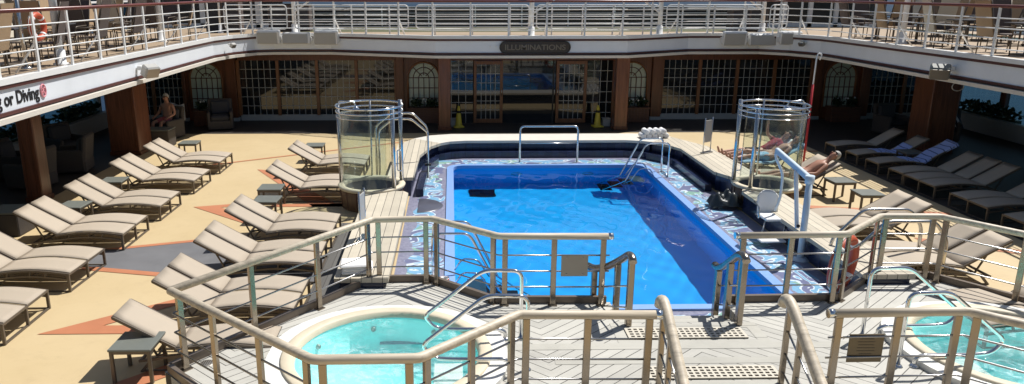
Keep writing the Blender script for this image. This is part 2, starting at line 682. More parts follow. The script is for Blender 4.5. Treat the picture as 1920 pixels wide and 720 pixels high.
def spa_water():
    m, t, b = nt('spa_water')
    out = t.nodes['Material Output']
    p = geopos(t)
    foam = ramp_(t, noise_(t, p, 5, 8, .75, 1.5), [(.47, 0), (.68, 1)])
    broad = ramp_(t, noise_(t, p, .9, 3, .5, .5), [(.38, 0), (.6, 1)])
    k = math_(t, 'ADD', math_(t, 'MULTIPLY', math_(t, 'MULTIPLY', foam, broad), .75), .10)
    tr = N(t, 'ShaderNodeBsdfTransparent'); tr.inputs[0].default_value = (.92, .99, .99, 1)
    b.inputs['Base Color'].default_value = (.60, .92, .94, 1)
    b.inputs['Roughness'].default_value = .25
    mx = t.nodes.new('ShaderNodeMixShader')
    t.links.new(k, mx.inputs[0]); t.links.new(tr.outputs[0], mx.inputs[1]); t.links.new(b.outputs[0], mx.inputs[2])
    gl = N(t, 'ShaderNodeBsdfGlossy'); gl.inputs['Roughness'].default_value = .03
    fr = N(t, 'ShaderNodeFresnel'); fr.inputs[0].default_value = 1.33
    bp = N(t, 'ShaderNodeBump', Strength=.6, Distance=.03)
    t.links.new(noise_(t, p, 6, 6, .7), bp.inputs['Height'])
    for n in (gl, fr): t.links.new(bp.outputs[0], n.inputs['Normal'])
    m2 = t.nodes.new('ShaderNodeMixShader')
    t.links.new(fr.outputs[0], m2.inputs[0]); t.links.new(mx.outputs[0], m2.inputs[1]); t.links.new(gl.outputs[0], m2.inputs[2])
    t.links.new(m2.outputs[0], out.inputs[0])
    return m


MT['spa'] = spa_water()


def pane_mat(name, tint, fac_base=.0):
    """thin clear sheet: tinted see-through plus mirror reflection by angle"""
    m, t, b = nt(name)
    out = t.nodes['Material Output']
    tr = N(t, 'ShaderNodeBsdfTransparent'); tr.inputs[0].default_value = (*tint, 1)
    gl = N(t, 'ShaderNodeBsdfGlossy'); gl.inputs['Roughness'].default_value = .02
    lw = N(t, 'ShaderNodeLayerWeight'); lw.inputs[0].default_value = .5
    f = math_(t, 'ADD', math_(t, 'MULTIPLY', math_(t, 'POWER', lw.outputs['Facing'], 5), .9), .045 + fac_base)
    mx = t.nodes.new('ShaderNodeMixShader')
    t.links.new(f, mx.inputs[0]); t.links.new(tr.outputs[0], mx.inputs[1]); t.links.new(gl.outputs[0], mx.inputs[2])
    t.links.new(mx.outputs[0], out.inputs[0])
    return m


MT['glass'] = pane_mat('shower_glass', (.90, .94, .92))
MT['tint_glass'] = pane_mat('tinted_screen_glass', (.30, .46, .50), .03)
MT['side_glass'] = pane_mat('side_window_glass', (.70, .88, .90), .0)
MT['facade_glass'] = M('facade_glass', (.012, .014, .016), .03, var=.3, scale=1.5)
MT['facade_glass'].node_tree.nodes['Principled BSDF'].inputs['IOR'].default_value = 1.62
MT['arch_glass'] = M('arch_frosted_glass', (.52, .62, .54), .25, var=.08, scale=3)


def towel_stripes():
    m, t, b = nt('striped_towel')
    v = coords(t)
    sx = t.nodes.new('ShaderNodeSeparateXYZ'); t.links.new(v, sx.inputs[0])
    f = math_(t, 'FRACT', math_(t, 'MULTIPLY', sx.outputs[0], 7))
    ln = math_(t, 'LESS_THAN', f, .16)
    c = mix_(t, ln, (.40, .50, .84), (.09, .12, .30))
    t.links.new(c, b.inputs['Base Color'])
    b.inputs['Roughness'].default_value = .9
    bump_(t, b, noise_(t, v, 80, 3), .4, .006)
    return m


MT['towel_stripe'] = towel_stripes()


def stripe2():
    m, t, b = nt('black_white_stripes')
    sx = t.nodes.new('ShaderNodeSeparateXYZ'); t.links.new(coords(t), sx.inputs[0])
    f = math_(t, 'FRACT', math_(t, 'MULTIPLY', sx.outputs[0], 7))
    c = mix_(t, math_(t, 'LESS_THAN', f, .5), (.7, .7, .7), (.03, .03, .05))
    t.links.new(c, b.inputs['Base Color'])
    b.inputs['Roughness'].default_value = .9
    return m


MT['towel_bw'] = stripe2()


def leaf_mat():
    m, t, b = nt('leaves')
    c = mix_(t, noise_(t, coords(t), 9, 3), (.010, .024, .008), (.026, .052, .018))
    t.links.new(c, b.inputs['Base Color'])
    b.inputs['Roughness'].default_value = .5
    return m


MT['leaf'] = leaf_mat()


def sea_mat():
    m, t, b = nt('sea_water')
    p = geopos(t)
    b.inputs['Base Color'].default_value = (.012, .030, .062, 1)
    b.inputs['Specular IOR Level'].default_value = .01
    b.inputs['Roughness'].default_value = .3
    bump_(t, b, noise_(t, p, .25, 8, .7), .6, .6)
    return m


MT['sea'] = sea_mat()

# ================================================================== SETTING
PX0, PX1, PY0, PY1 = .05, 5.05, 10.15, 19.25      # pool water rectangle
DEP = 1.5
WL = -.09
o = MB().sheet([(-30000, -30000), (30000, -30000), (30000, 30000), (-30000, 30000)], -22).raw('sea', MT['sea']); tag(o, kind='structure')
# the hull under the decks
LX, RX = -12.6, 18.2
o = MB().box(((LX + RX) / 2, 20, -12), (RX - LX + .2, 60, 20)).build('hull', MT['white']); tag(o, kind='structure')
WALKI = (-.93, 9.4, 6.08, 20.5)
o = MB().sheet([(LX, -8), (RX, -8), (RX, 32), (LX, 32)], 0, [[(-.95, 9.7), (6.1, 9.7), (6.1, 20.52), (-.95, 20.52)]] + [[(cx_ + 1.15 * math.cos(2 * PI * i / 24), 8.05 + 1.15 * math.sin(2 * PI * i / 24)) for i in range(24)] for cx_ in (-.77, 6.77)]).raw('lido_deck', MT['deck'])
tag(o, kind='structure')
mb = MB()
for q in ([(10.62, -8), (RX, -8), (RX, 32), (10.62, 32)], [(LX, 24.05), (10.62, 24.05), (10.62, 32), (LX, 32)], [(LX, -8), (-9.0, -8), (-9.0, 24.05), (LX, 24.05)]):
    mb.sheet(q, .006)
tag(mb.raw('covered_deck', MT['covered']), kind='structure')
rc = .28
def rrect(x0, y0, x1, y1, r, k=6):
    out = []
    for cx, cy, a in ((x1 - r, y1 - r, 0), (x0 + r, y1 - r, 90), (x0 + r, y0 + r, 180), (x1 - r, y0 + r, 270)):
        for i in range(k + 1):
            t = R(a + 90 * i / k)
            out.append((cx + r * math.cos(t), cy + r * math.sin(t)))
    return out
inner = rrect(PX0, PY0, PX1, PY1, rc)
outer = rrect(PX0 - .17, PY0 - .17, PX1 + .17, PY1 + .17, rc + .17)
mid = rrect(PX0 - .15, PY0 - .15, PX1 + .15, PY1 + .15, rc + .15)
o = MB().sheet([(-.96, 8.99), (6.11, 8.99), (6.11, 20.53), (-.96, 20.53)], -.004, [mid]).raw('pool_walkway', MT['mosaic'])
tag(o, kind='structure')
# coping ring and basin
mb = MB().prism(outer, -.05, .03, [inner])
o = mb.build('pool_coping', MT['coping']); tag(o, kind='structure')
mb = MB()
n = len(inner)
inn = rrect(PX0 - .02, PY0 - .02, PX1 + .02, PY1 + .02, rc + .02)
mb.add([(p[0], p[1], -.05) for p in inn] + [(p[0], p[1], -DEP) for p in inn],
       [(i, (i + 1) % n, n + (i + 1) % n, n + i) for i in range(n)])
mb.sheet(inn, -DEP)
basin = mb.raw('pool_basin', MT['pool']); tag(basin, kind='structure')
# water: a real rippled sheet
NX, NY = 110, 200
def wav(x, y):
    return .0016 * math.sin(2.1 * x + 3.7 * y + .6 * math.sin(1.7 * y)) + .0011 * math.sin(5.3 * x - 2.9 * y + 1.1 * math.sin(2.3 * x)) \
        + .0010 * math.sin(9.1 * x + 7.7 * y + 1.5 * math.sin(3.1 * y - x)) + .0005 * math.sin(14 * x - 11 * y + 2 * math.sin(4 * x))
mb = MB()
mb.grid(lambda u, v: (PX0 + .003 + u * (PX1 - PX0 - .006), PY0 + .003 + v * (PY1 - PY0 - .006), WL + wav(u * 5, v * 9.1)), NX, NY)
water = mb.raw('pool_water', MT['water']); tag(water, kind='structure')
bm = bmesh.new(); bm.from_mesh(water.data)
for f in bm.faces:
    if f.normal.z < 0: f.normal_flip()
bm.to_mesh(water.data); bm.free()
water.cycles.is_caustics_caster = True
basin.cycles.is_caustics_receiver = True

# painted inlays of the lido deck
def inlay(polys, mat, z, px=True):
    mb = MB()
    for q in polys:
        mb.sheet([(at(*p)[:2] if px else p) for p in q], z)
    o = mb.raw('deck_inlay', mat); tag(o, kind='structure')
inlay([[(-6.3, 12.75), (-4.6, 13.35), (-2.2, 12.4), (-2.2, 11.2), (-4.7, 11.5), (-6.2, 11.95)]], MT['grey_inlay'], .004, False)
inlay([
    [(-5.55, 15.52), (-4.0, 15.95), (-4.0, 15.70), (-4.95, 15.47), (-3.3, 13.9), (-3.6, 13.85)],
    [(-5.62, 9.36), (-3.9, 10.75), (-3.7, 10.65), (-4.85, 9.62), (-2.2, 9.62), (-2.2, 9.36)],
    [(-6.6, 12.72), (-4.2, 13.52), (-4.2, 13.38), (-6.6, 12.60)],
    [(-6.2, 11.97), (-4.3, 11.52), (-4.3, 11.36), (-6.2, 11.80)],
    [(-5.05, 19.0), (-4.6, 18.85), (-2.55, 15.75), (-1.9, 15.75), (-1.9, 15.5), (-3.0, 15.5)],
    [(-3.9, 15.7), (-2.3, 15.72), (-2.3, 15.5), (-3.9, 15.5)],
    [(-7.2, 19.12), (-1.6, 22.56), (-1.6, 22.44), (-7.2, 19.0)],
    [(-4.3, 7.75), (-3.4, 8.62), (-3.1, 8.5), (-4.1, 7.55)],
    [(6.4, 21.0), (10.6, 21.05), (10.6, 20.93), (6.4, 20.88)],
    [(7.0, 15.55), (10.4, 14.8), (10.4, 14.6), (7.0, 15.3)],
    [(8.7, 13.2), (10.5, 12.3), (10.5, 12.0), (8.7, 12.95)],
    [(7.6, 10.2), (9.6, 8.8), (9.6, 8.3), (7.6, 9.9)],
], MT['orange_line'], .008, False)
inlay([[(-2.2, 10.3), (-1.76, 10.3), (-1.76, 14.3), (-2.2, 14.3)]], MT['grey_planks'], .012, False)

# ------------------------------------------------------------------ raised teak platform with the two spas
PLZ = .30
def mir(p): return (6.0 - p[0],) + tuple(p[1:])
plat_l = [(2.2, 8.95), (2.2, 9.62), (.60, 9.65), (-.33, 10.48), (-1.22, 10.46), (-3.28, 7.75), (-1.35, 5.75)]
plat = plat_l[::-1][0:0] + [(2.2, 7.28)] + [(2.2, 5.75)] + plat_l[::-1] + [mir(p) for p in plat_l] + [(3.8, 5.75), (3.8, 7.28)]
TUBC = (-.77, 8.05)
def octo(c, r, rot=22.5, k=8): return [(c[0] + r * math.cos(R(rot + 360 * i / k)), c[1] + r * math.sin(R(rot + 360 * i / k))) for i in range(k)]
TUBR = mir(TUBC)
hole_l, hole_r = octo(TUBC, 1.28, 0, 32), octo(TUBR, 1.28, 0, 32)
o = MB().prism(plat, 0, PLZ, [hole_l, hole_r]).build('teak_platform', MT['teak']); tag(o, kind='structure')
# margin boards, laid as sheets
mb = MB()
for q in ([(.7, 8.36), (5.3, 8.36), (5.3, 8.2), (.7, 8.2)], [(1.2, 7.98), (4.8, 7.98), (4.8, 7.83), (1.2, 7.83)],
          [(2.05, 8.93), (2.2, 8.93), (2.2, 8.36), (2.05, 8.36)], [(3.8, 8.93), (3.95, 8.93), (3.95, 8.36), (3.8, 8.36)],
          [(2.2, 8.9), (3.8, 8.9), (3.8, 8.78), (2.2, 8.78)], [(2.2, 8.43), (3.8, 8.43), (3.8, 8.36), (2.2, 8.36)],
          [(2.2, 7.43), (3.8, 7.43), (3.8, 7.3), (2.2, 7.3)]):
    mb.sheet(q, PLZ + .004)
o = mb.raw('platform_margin', MT['teak_border']); tag(o, kind='structure')
# steps down to the walkway and down towards the camera
mb = MB()
mb.box((3.0, 9.12, .1), (1.6, .34, .2)); mb.box((3.0, 9.44, .05), (1.6, .30, .1))
mb.box((3.0, 7.02, .105), (1.6, .50, .21)); mb.box((3.0, 6.52, .055), (1.6, .50, .11))
o = mb.build('teak_steps', MT['teak_border']); tag(o, kind='structure')

# drain gratings
for (y0, y1), lab in (((8.46, 8.75), 'cream slotted drain grating at the head of the pool steps'),
                      ((7.46, 7.74), 'cream slotted drain grating nearer the camera between the curved handrails')):
    t = thing('drain_grating', lab, 'grating', (2.95, (y0 + y1) / 2, PLZ), 0, 'drain gratings in the teak platform')
    w = 1.5
    hs = []
    for i in range(20):
        for j in range(4):
            x = 2.95 - w / 2 + .06 + i * (w - .12) / 19
            y = y0 + .045 + j * (y1 - y0 - .09) / 3
            hs.append([(x - .023, y - .019), (x + .023, y - .019), (x + .023, y + .019), (x - .023, y + .019)])
    MB().prism([(2.95 - w / 2, y0), (2.95 + w / 2, y0), (2.95 + w / 2, y1), (2.95 - w / 2, y1)], PLZ + .010, PLZ + .022, hs).build('grate_plate', MT['grate'], t)
    MB().box((2.95, (y0 + y1) / 2, PLZ + .006), (w, y1 - y0, .004)).build('drain_channel', MT['grate_hole'], t)
p = at(388, 681, PLZ)
t = thing('round_drain', 'small round metal drain cover in the teak left of the left spa', 'drain', p)
MB().lathe([(0, PLZ + .008), (.075, PLZ + .008), (.085, PLZ + .002)], (p.x, p.y, 0), 20).build('cover', MT['plaque'], t)
mb = MB()
for k in range(-2, 3): mb.box((p.x + k * .025, p.y, PLZ + .0095), (.008, .10, .003))
mb.build('slots', MT['grate_hole'], t)

# low kerb along the platform edge: one thing on each side
for side, f in (('left', lambda p: p), ('right', mir)):
    mb = MB()
    pts = [f(p) for p in [(2.14, 9.60), (.58, 9.63), (-.33, 10.45), (-1.2, 10.43), (-3.22, 7.75), (-1.6, 6.05)]]
    for a, b in zip(pts, pts[1:]):
        mb.bar((*a, PLZ + .05), (*b, PLZ + .05), .06, .10)
    tag(mb.build('platform_kerb', MT['kerb'], None, (*pts[2], PLZ)), 'low bronze kerb along the edge of the teak platform round the %s spa' % side, 'kerb', 'platform kerbs')

# ------------------------------------------------------------------ platform railings
def rail_posts(mb_fn, pts): pass
def railing(name, label, group, pts, zb, zt, post_xy, bars, rail_mat, post_mat, r=.047, ends=True):
    t = thing(name, label, 'railing', (*pts[0][:2], zb), 0, group)
    P3 = [(p[0], p[1], zt) for p in pts]
    hr = MB().tube(fillet(P3, .05, 2), r, 12).build('handrail', rail_mat, t)
    for (x, y, a) in post_xy:
        mb = MB().box((x, y, (zb + zt) / 2 - .02), (.075, .045, zt - zb - .04), a, .006)
        mb.box((x, y, zb + .006), (.12, .10, .012), a)
        mb.build('post', post_mat, t)
    for zz in bars:
        MB().tube(fillet([(p[0], p[1], zz) for p in pts], .03, 2), .0115, 8).build('rail_bar', MT['bar'], t)
    if ends:
        for e in (0,):
            a, b = Vector(P3[e]), Vector(P3[1 if e == 0 else -2])
            d = (a - b).normalized()
            MB().tube([a - d * .03, a + d * .035], r * 1.06, 12).build('end_cap', MT['chrome'], hr)
    return t
def posts_along(pts, step=1.05, corner=True):
    out = []
    for a, b in zip(pts, pts[1:]):
        L = math.hypot(b[0] - a[0], b[1] - a[1])
        ang = math.atan2(b[1] - a[1], b[0] - a[0])
        k = max(1, round(L / step))
        e = .09 / L
        ts = [e] + [i / k for i in range(1, k)] + [1 - e]
        for t_ in ts: out.append((a[0] + (b[0] - a[0]) * t_, a[1] + (b[1] - a[1]) * t_, ang))
    return out
BACK = [(2.14, 9.52), (.63, 9.55), (-.29, 10.37), (-1.16, 10.34), (-3.11, 7.73)]
FRONT = [(2.11, 7.0), (.67, 7.03), (-.3, 6.11), (-1.26, 6.10), (-3.11, 7.73)]
BARS = [PLZ + .27, PLZ + .5, PLZ + .73]
railing('platform_railing', 'teak topped steel railing between the left spa and the pool', 'railings of the spa platform',
        BACK, PLZ, 1.3, posts_along(BACK, .95), BARS, MT['teak_rail'], MT['bronze'])
railing('platform_railing', 'teak topped steel railing bending round the near side of the left spa', 'railings of the spa platform',
        FRONT, PLZ, 1.3, posts_along(FRONT, .75)[:-1], BARS, MT['teak_rail'], MT['bronze'])
railing('platform_railing', 'teak topped steel railing behind the right spa, carrying the orange life ring', 'railings of the spa platform',
        [mir(p) for p in BACK], PLZ, 1.3, [(6 - x, y, -a) for x, y, a in posts_along(BACK, .95)], BARS, MT['teak_rail'], MT['bronze'])
railing('platform_railing', 'teak topped steel railing on the near side of the right spa, with a bronze plaque', 'railings of the spa platform',
        [mir(p) for p in FRONT], PLZ, 1.3, [(6 - x, y, -a) for x, y, a in posts_along(FRONT, .75)[:-1]], BARS, MT['teak_rail'], MT['bronze'])

def stair_rail(label, x, group, pool=True, toe=0):
    t = thing('stair_handrail', label, 'handrail', (x, 8.9 if pool else 7.3, PLZ), 0, group)
    if pool:   # down from the platform to the pool walkway
        path = [(x, 8.80, 1.19), (x, 8.88, 1.24), (x, 9.02, 1.22), (x - toe * .05, 9.25, 1.06), (x - toe * .16, 9.52, .86), (x - toe * .30, 9.72, .76), (x - toe * .36, 9.86, .75)]
        ps = [(x, 8.87, PLZ, 1.19), (x - toe * .07, 9.3, .2, 1.0), (x - toe * .30, 9.70, 0, .74)]
        br = [((x, 8.87, .55), (x - toe * .30, 9.70, .22)), ((x, 8.87, .85), (x - toe * .30, 9.70, .5))]
        m = MT['bronze']
        w = .075
    else:
        path = [(x, 7.52, 1.17), (x, 7.50, 1.24), (x, 7.42, 1.28), (x, 7.30, 1.24), (x, 7.0, 1.05), (x, 6.5, .72), (x, 6.1, .62), (x, 5.9, .62)]
        ps = [(x, 7.36, PLZ, 1.24), (x, 7.05, .21, 1.06), (x, 6.3, .0, .66)]
        br = [((x, 7.36, .95), (x, 6.3, .45)), ((x, 7.36, .68), (x, 6.3, .28)), ((x, 7.36, .45), (x, 6.3, .12))]
        m = MT['teak_rail']
        w = .06
    MB().tube(fillet(path, .12, 3), .06 if not pool else .052, 12).build('handrail', m, t)
    for (a, b, z0, z1) in ps:
        MB().box((a, b, (z0 + z1) / 2), (w, .10 if pool else .05, z1 - z0), None, .008).build('post', MT['bronze'], t)
    for a, b in br:
        MB().tube([a, b], .012, 8).build('rail_bar', MT['steel'], t)
stair_rail('curved bronze stair handrail on the left of the steps to the pool', 2.28, 'stair handrails down to the pool', True, 1)
stair_rail('curved bronze stair handrail on the right of the steps to the pool', 3.72, 'stair handrails down to the pool', True, .0)
stair_rail('stout teak stair handrail curving down towards the camera, left one', 2.27, 'teak stair handrails nearest the camera', False)
stair_rail('stout teak stair handrail curving down towards the camera, right one', 3.63, 'teak stair handrails nearest the camera', False)

# plaques hung on the railings
x0, x1 = aty(1052, 495, 9.5).x, aty(1102, 495, 9.5).x
z1, z0 = aty(1076, 477, 9.5).z, aty(1076, 517, 9.5).z
t = thing('notice_plate', 'plain grey metal plate hung on the railing in front of the pool', 'plate', ((x0 + x1) / 2, 9.47, z0))
MB().box(((x0 + x1) / 2, 9.487, (z0 + z1) / 2), (x1 - x0, .02, z1 - z0), None, .004).build('plate', MT['plaque'], t)
mb = MB()
for u in (.2, .8):
    for w in (.12, .88): mb.sphere((x0 + (x1 - x0) * u, 9.475, z0 + (z1 - z0) * w), .01, 8, 5)
mb.build('clips', MT['steel'], t)
x0, x1 = aty(1591, 650, 7.02).x, aty(1656, 650, 7.02).x
z1, z0 = aty(1620, 627, 7.02).z, aty(1620, 679, 7.02).z
t = thing('notice_plate', 'bronze engraved plaque hung on the near railing of the right spa', 'plaque', ((x0 + x1) / 2, 7.03, z0))
MB().box(((x0 + x1) / 2, 7.027, (z0 + z1) / 2), (x1 - x0, .018, z1 - z0), None, .004).build('plate', MT['plaque_bronze'], t)
mb = MB()
random.seed(3)
for k in range(7):
    L = (x1 - x0) * random.uniform(.35, .62)
    mb.box(((x0 + x1) / 2, 7.017, z1 - .05 - k * (z1 - z0 - .08) / 7), (L, .003, .006))
mb.build('engraving', MT['sign_brown'], t)

# life ring on the right railing
def life_ring(label, c, normal, r=.34, rr=.065):
    c = Vector(c)
    n_ = Vector(normal).normalized()
    q = n_.to_track_quat('Z', 'Y').to_matrix()
    t = thing('life_ring', label, 'life ring', c - Vector((0, 0, r)))
    ring = lambda rad, k: [c + q @ Vector((rad * math.cos(2 * PI * i / k), rad * math.sin(2 * PI * i / k), 0)) for i in range(k)]
    MB().tube(ring(r, 40), rr, 12, True).build('ring', MT['orange_ring'], t)
    rg = t.children[0]
    for a in range(4):
        pts = [c + q @ Vector((r * math.cos(R(45 + 90 * a + d)), r * math.sin(R(45 + 90 * a + d)), 0)) for d in (-6, -2, 2, 6)]
        MB().tube(pts, rr * 1.05, 12).build('band', MT['white'], rg)
    MB().tube([p + n_ * .0 + (p - c).normalized() * (rr * (1.15 if i % 5 else 1.0)) for i, p in enumerate(ring(r, 40))], .009, 6, True).build('grab_line', MT['cream'], t)
life_ring('orange life ring hung on the railing behind the right spa', (5.60, 9.95, .72), (-.66, .75, .05), .37, .065)

# ------------------------------------------------------------------ spas
def spa(side, c, mx):
    t = thing('hot_tub', 'round turquoise hot tub with a cream rim on the %s of the teak platform' % side, 'hot tub', (c[0], c[1], PLZ), 0, 'hot tubs on the teak platform')
    # outer slab: rounded octagon with a round opening
    oc = [(c[0] + x, c[1] + y) for x, y in ((1.42, .62), (.62, 1.36), (-.62, 1.36), (-1.4, .62), (-1.4, -.62), (-.66, -1.4), (.66, -1.4), (1.42, -.62))]
    oc = [(p.x, p.y) for p in fillet([(*oc[-1], 0)] + [(*p, 0) for p in oc] + [(*oc[0], 0)], .5, 5)][1:-1]
    MB().prism(oc, PLZ - .02, PLZ + .07, [octo(c, 1.20, 0, 40)]).build('surround', MT['tub_white'], t)
    MB().lathe([(1.23, PLZ + .03), (1.24, PLZ + .085), (1.22, PLZ + .10), (1.12, PLZ + .10), (1.09, PLZ + .085), (1.075, PLZ + .02)], (*c, 0), 56).build('rim', MT['beige'], t)
    MB().lathe([(1.082, PLZ + .03), (1.07, PLZ - .1), (1.02, -.2), (.70, -.22), (.68, -.6), (0, -.62)], (*c, 0), 48).build('shell', MT['tub_shell'], t)
    mb = MB()
    def wf(u, v):
        r = .003 + u * 1.068
        a = v * 2 * PI
        x, y = r * math.cos(a), r * math.sin(a)
        e = math.exp(-(x * x + y * y) * 1.6)
        return (c[0] + x, c[1] + y, PLZ + .005 + e * (.018 * math.sin(9 * x + 4 * y) + .014 * math.sin(13 * y - 6 * x + 2 * math.sin(5 * x))))
    mb.grid(wf, 30, 60)
    w = mb.build('spa_water', MT['spa'], t)
    for a in (60, 105, 150, 20):
        p = (c[0] + .985 * 1.07 * math.cos(R(a)), c[1] + .985 * 1.07 * math.sin(R(a)), PLZ - .12)
        MB().sphere(p, .035, 10, 6).build('jet', MT['plaque'], t)
    MB().box((c[0] + mx * .72, c[1] - .25, PLZ - .11), (.34, .5, .06), None, .01).build('step', MT['tub_white'], t)
spa('left', TUBC, 1)
spa('right', TUBR, -1)
def hoop(label, y, f):
    p0 = f((.85, y, PLZ))
    t = thing('spa_handrail', label, 'handrail', p0, 0, 'polished handrails of the spas')
    path = [f(q) for q in [(.85, y, PLZ), (.85, y, 1.21), (.38, y, 1.22), (-.30, y, .66), (-.33, y, .60), (-.22, y, .46), (.0, y, .44), (.58, y, .44), (.66, y, .40), (.66, y, PLZ)]]
    MB().tube(fillet(path, .12, 6), .024, 12).build('rail', MT['chrome'], t)
    for x in (.85, .66):
        a = f((x, y, 0))
        MB().lathe([(.0, PLZ + .03), (.03, PLZ + .03), (.055, PLZ + .008), (.055, PLZ + .002)], (a[0], a[1], 0), 16).build('flange', MT['chrome'], t)
hoop('polished steel handrail hoop at the left spa, farther one', 8.50, lambda p: p)
hoop('polished steel handrail hoop at the left spa, nearer one', 7.72, lambda p: p)
hoop('polished steel handrail hoop at the right spa, farther one', 8.50, mir)
hoop('polished steel handrail hoop at the right spa, nearer one', 7.72, mir)

# ------------------------------------------------------------------ plank benches round the pool
BZ = .45
def bench(label, top, base, mat, grp='raised ledges round the pool'):
    cx = sum(p[0] for p in top) / len(top); cy = sum(p[1] for p in top) / len(top)
    t = thing('pool_bench', label, 'bench', (cx, cy, 0), 0, grp)
    MB().prism(top, BZ - .07, BZ).build('bench_top', mat, t)
    if base: MB().prism(base, .0, BZ - .072).build('bench_base', MT['dark_blue'], t)
    return t
bench('plank topped ledge left of the pool running to the railing', [(-1.72, 10.2), (-.93, 10.2), (-.90, 14.95), (-1.0, 15.1), (-1.78, 15.1)],
      [(-1.64, 10.2), (-1.0, 10.2), (-.97, 15.0), (-1.70, 15.0)], MT['bench_planks'])
bench('plank topped ledge at the far left of the pool beyond the shower', [(-1.45, 16.2), (-.86, 16.28), (-.80, 18.6), (-.55, 19.7), (-.30, 20.15), (-1.05, 20.85), (-1.45, 20.0)],
      [(-1.4, 16.28), (-.92, 16.36), (-.86, 18.6), (-.61, 19.72), (-.36, 20.2), (-1.05, 20.78), (-1.4, 20.0)], MT['bench_planks'])
bench('smooth cream ledge along the far end of the pool', [(-.297, 20.153), (-.05, 20.38), (.4, 20.5), (4.9, 20.5), (5.35, 20.36), (5.52, 20.24), (6.3, 20.96), (5.9, 21.35), (5.3, 21.5), (.0, 21.5), (-.6, 21.3), (-1.047, 20.853)],
      [(-.36, 20.22), (-.05, 20.46), (.4, 20.58), (4.9, 20.58), (5.35, 20.44), (5.52, 20.32), (6.2, 20.9), (5.9, 21.25), (5.3, 21.4), (.0, 21.4), (-.6, 21.2), (-1.0, 20.75)], MT['cream'])
bench('plank topped ledge at the far right of the pool under the sign stand', [(5.523, 20.237), (5.85, 19.85), (6.08, 19.3), (6.08, 16.7), (6.3, 16.2), (7.0, 16.15), (6.9, 19.6), (6.303, 20.957)],
      [(5.58, 20.3), (5.92, 19.88), (6.15, 19.3), (6.15, 16.75), (6.35, 16.28), (6.9, 16.22), (6.82, 19.6), (6.25, 20.85)], MT['bench_planks'])
bench('plank topped ledge right of the pool behind the white pool lift', [mir((p[0] + .87, p[1])) for p in [(-1.72, 10.2), (-.93, 10.2), (-.93, 14.95), (-1.0, 15.1), (-1.72, 15.1)]],
      [mir((p[0] + .87, p[1])) for p in [(-1.64, 10.2), (-1.0, 10.2), (-1.0, 15.0), (-1.64, 15.0)]], MT['bench_planks'])
# low tiled step at the foot of the far ledge
st_o = [(-.80, 16.3), (-.74, 18.6), (-.50, 19.65), (-.30, 20.05), (-.03, 20.3), (.4, 20.44), (4.9, 20.44), (5.33, 20.3), (5.52, 20.16), (5.80, 19.8), (6.02, 19.3), (6.02, 16.6)]
st_i = [(p[0] + (.16 if i < 3 else 0 if 3 < i < 8 else -.16), p[1] - (.0 if i < 2 or i > 9 else .14)) for i, p in enumerate(st_o)]
tag(MB().prism(st_o + st_i[::-1], .0, .17).build('tiled_step', MT['dark_blue'], None, (2.5, 20.3, 0)), 'low dark blue tiled step along the foot of the far ledge', 'step')

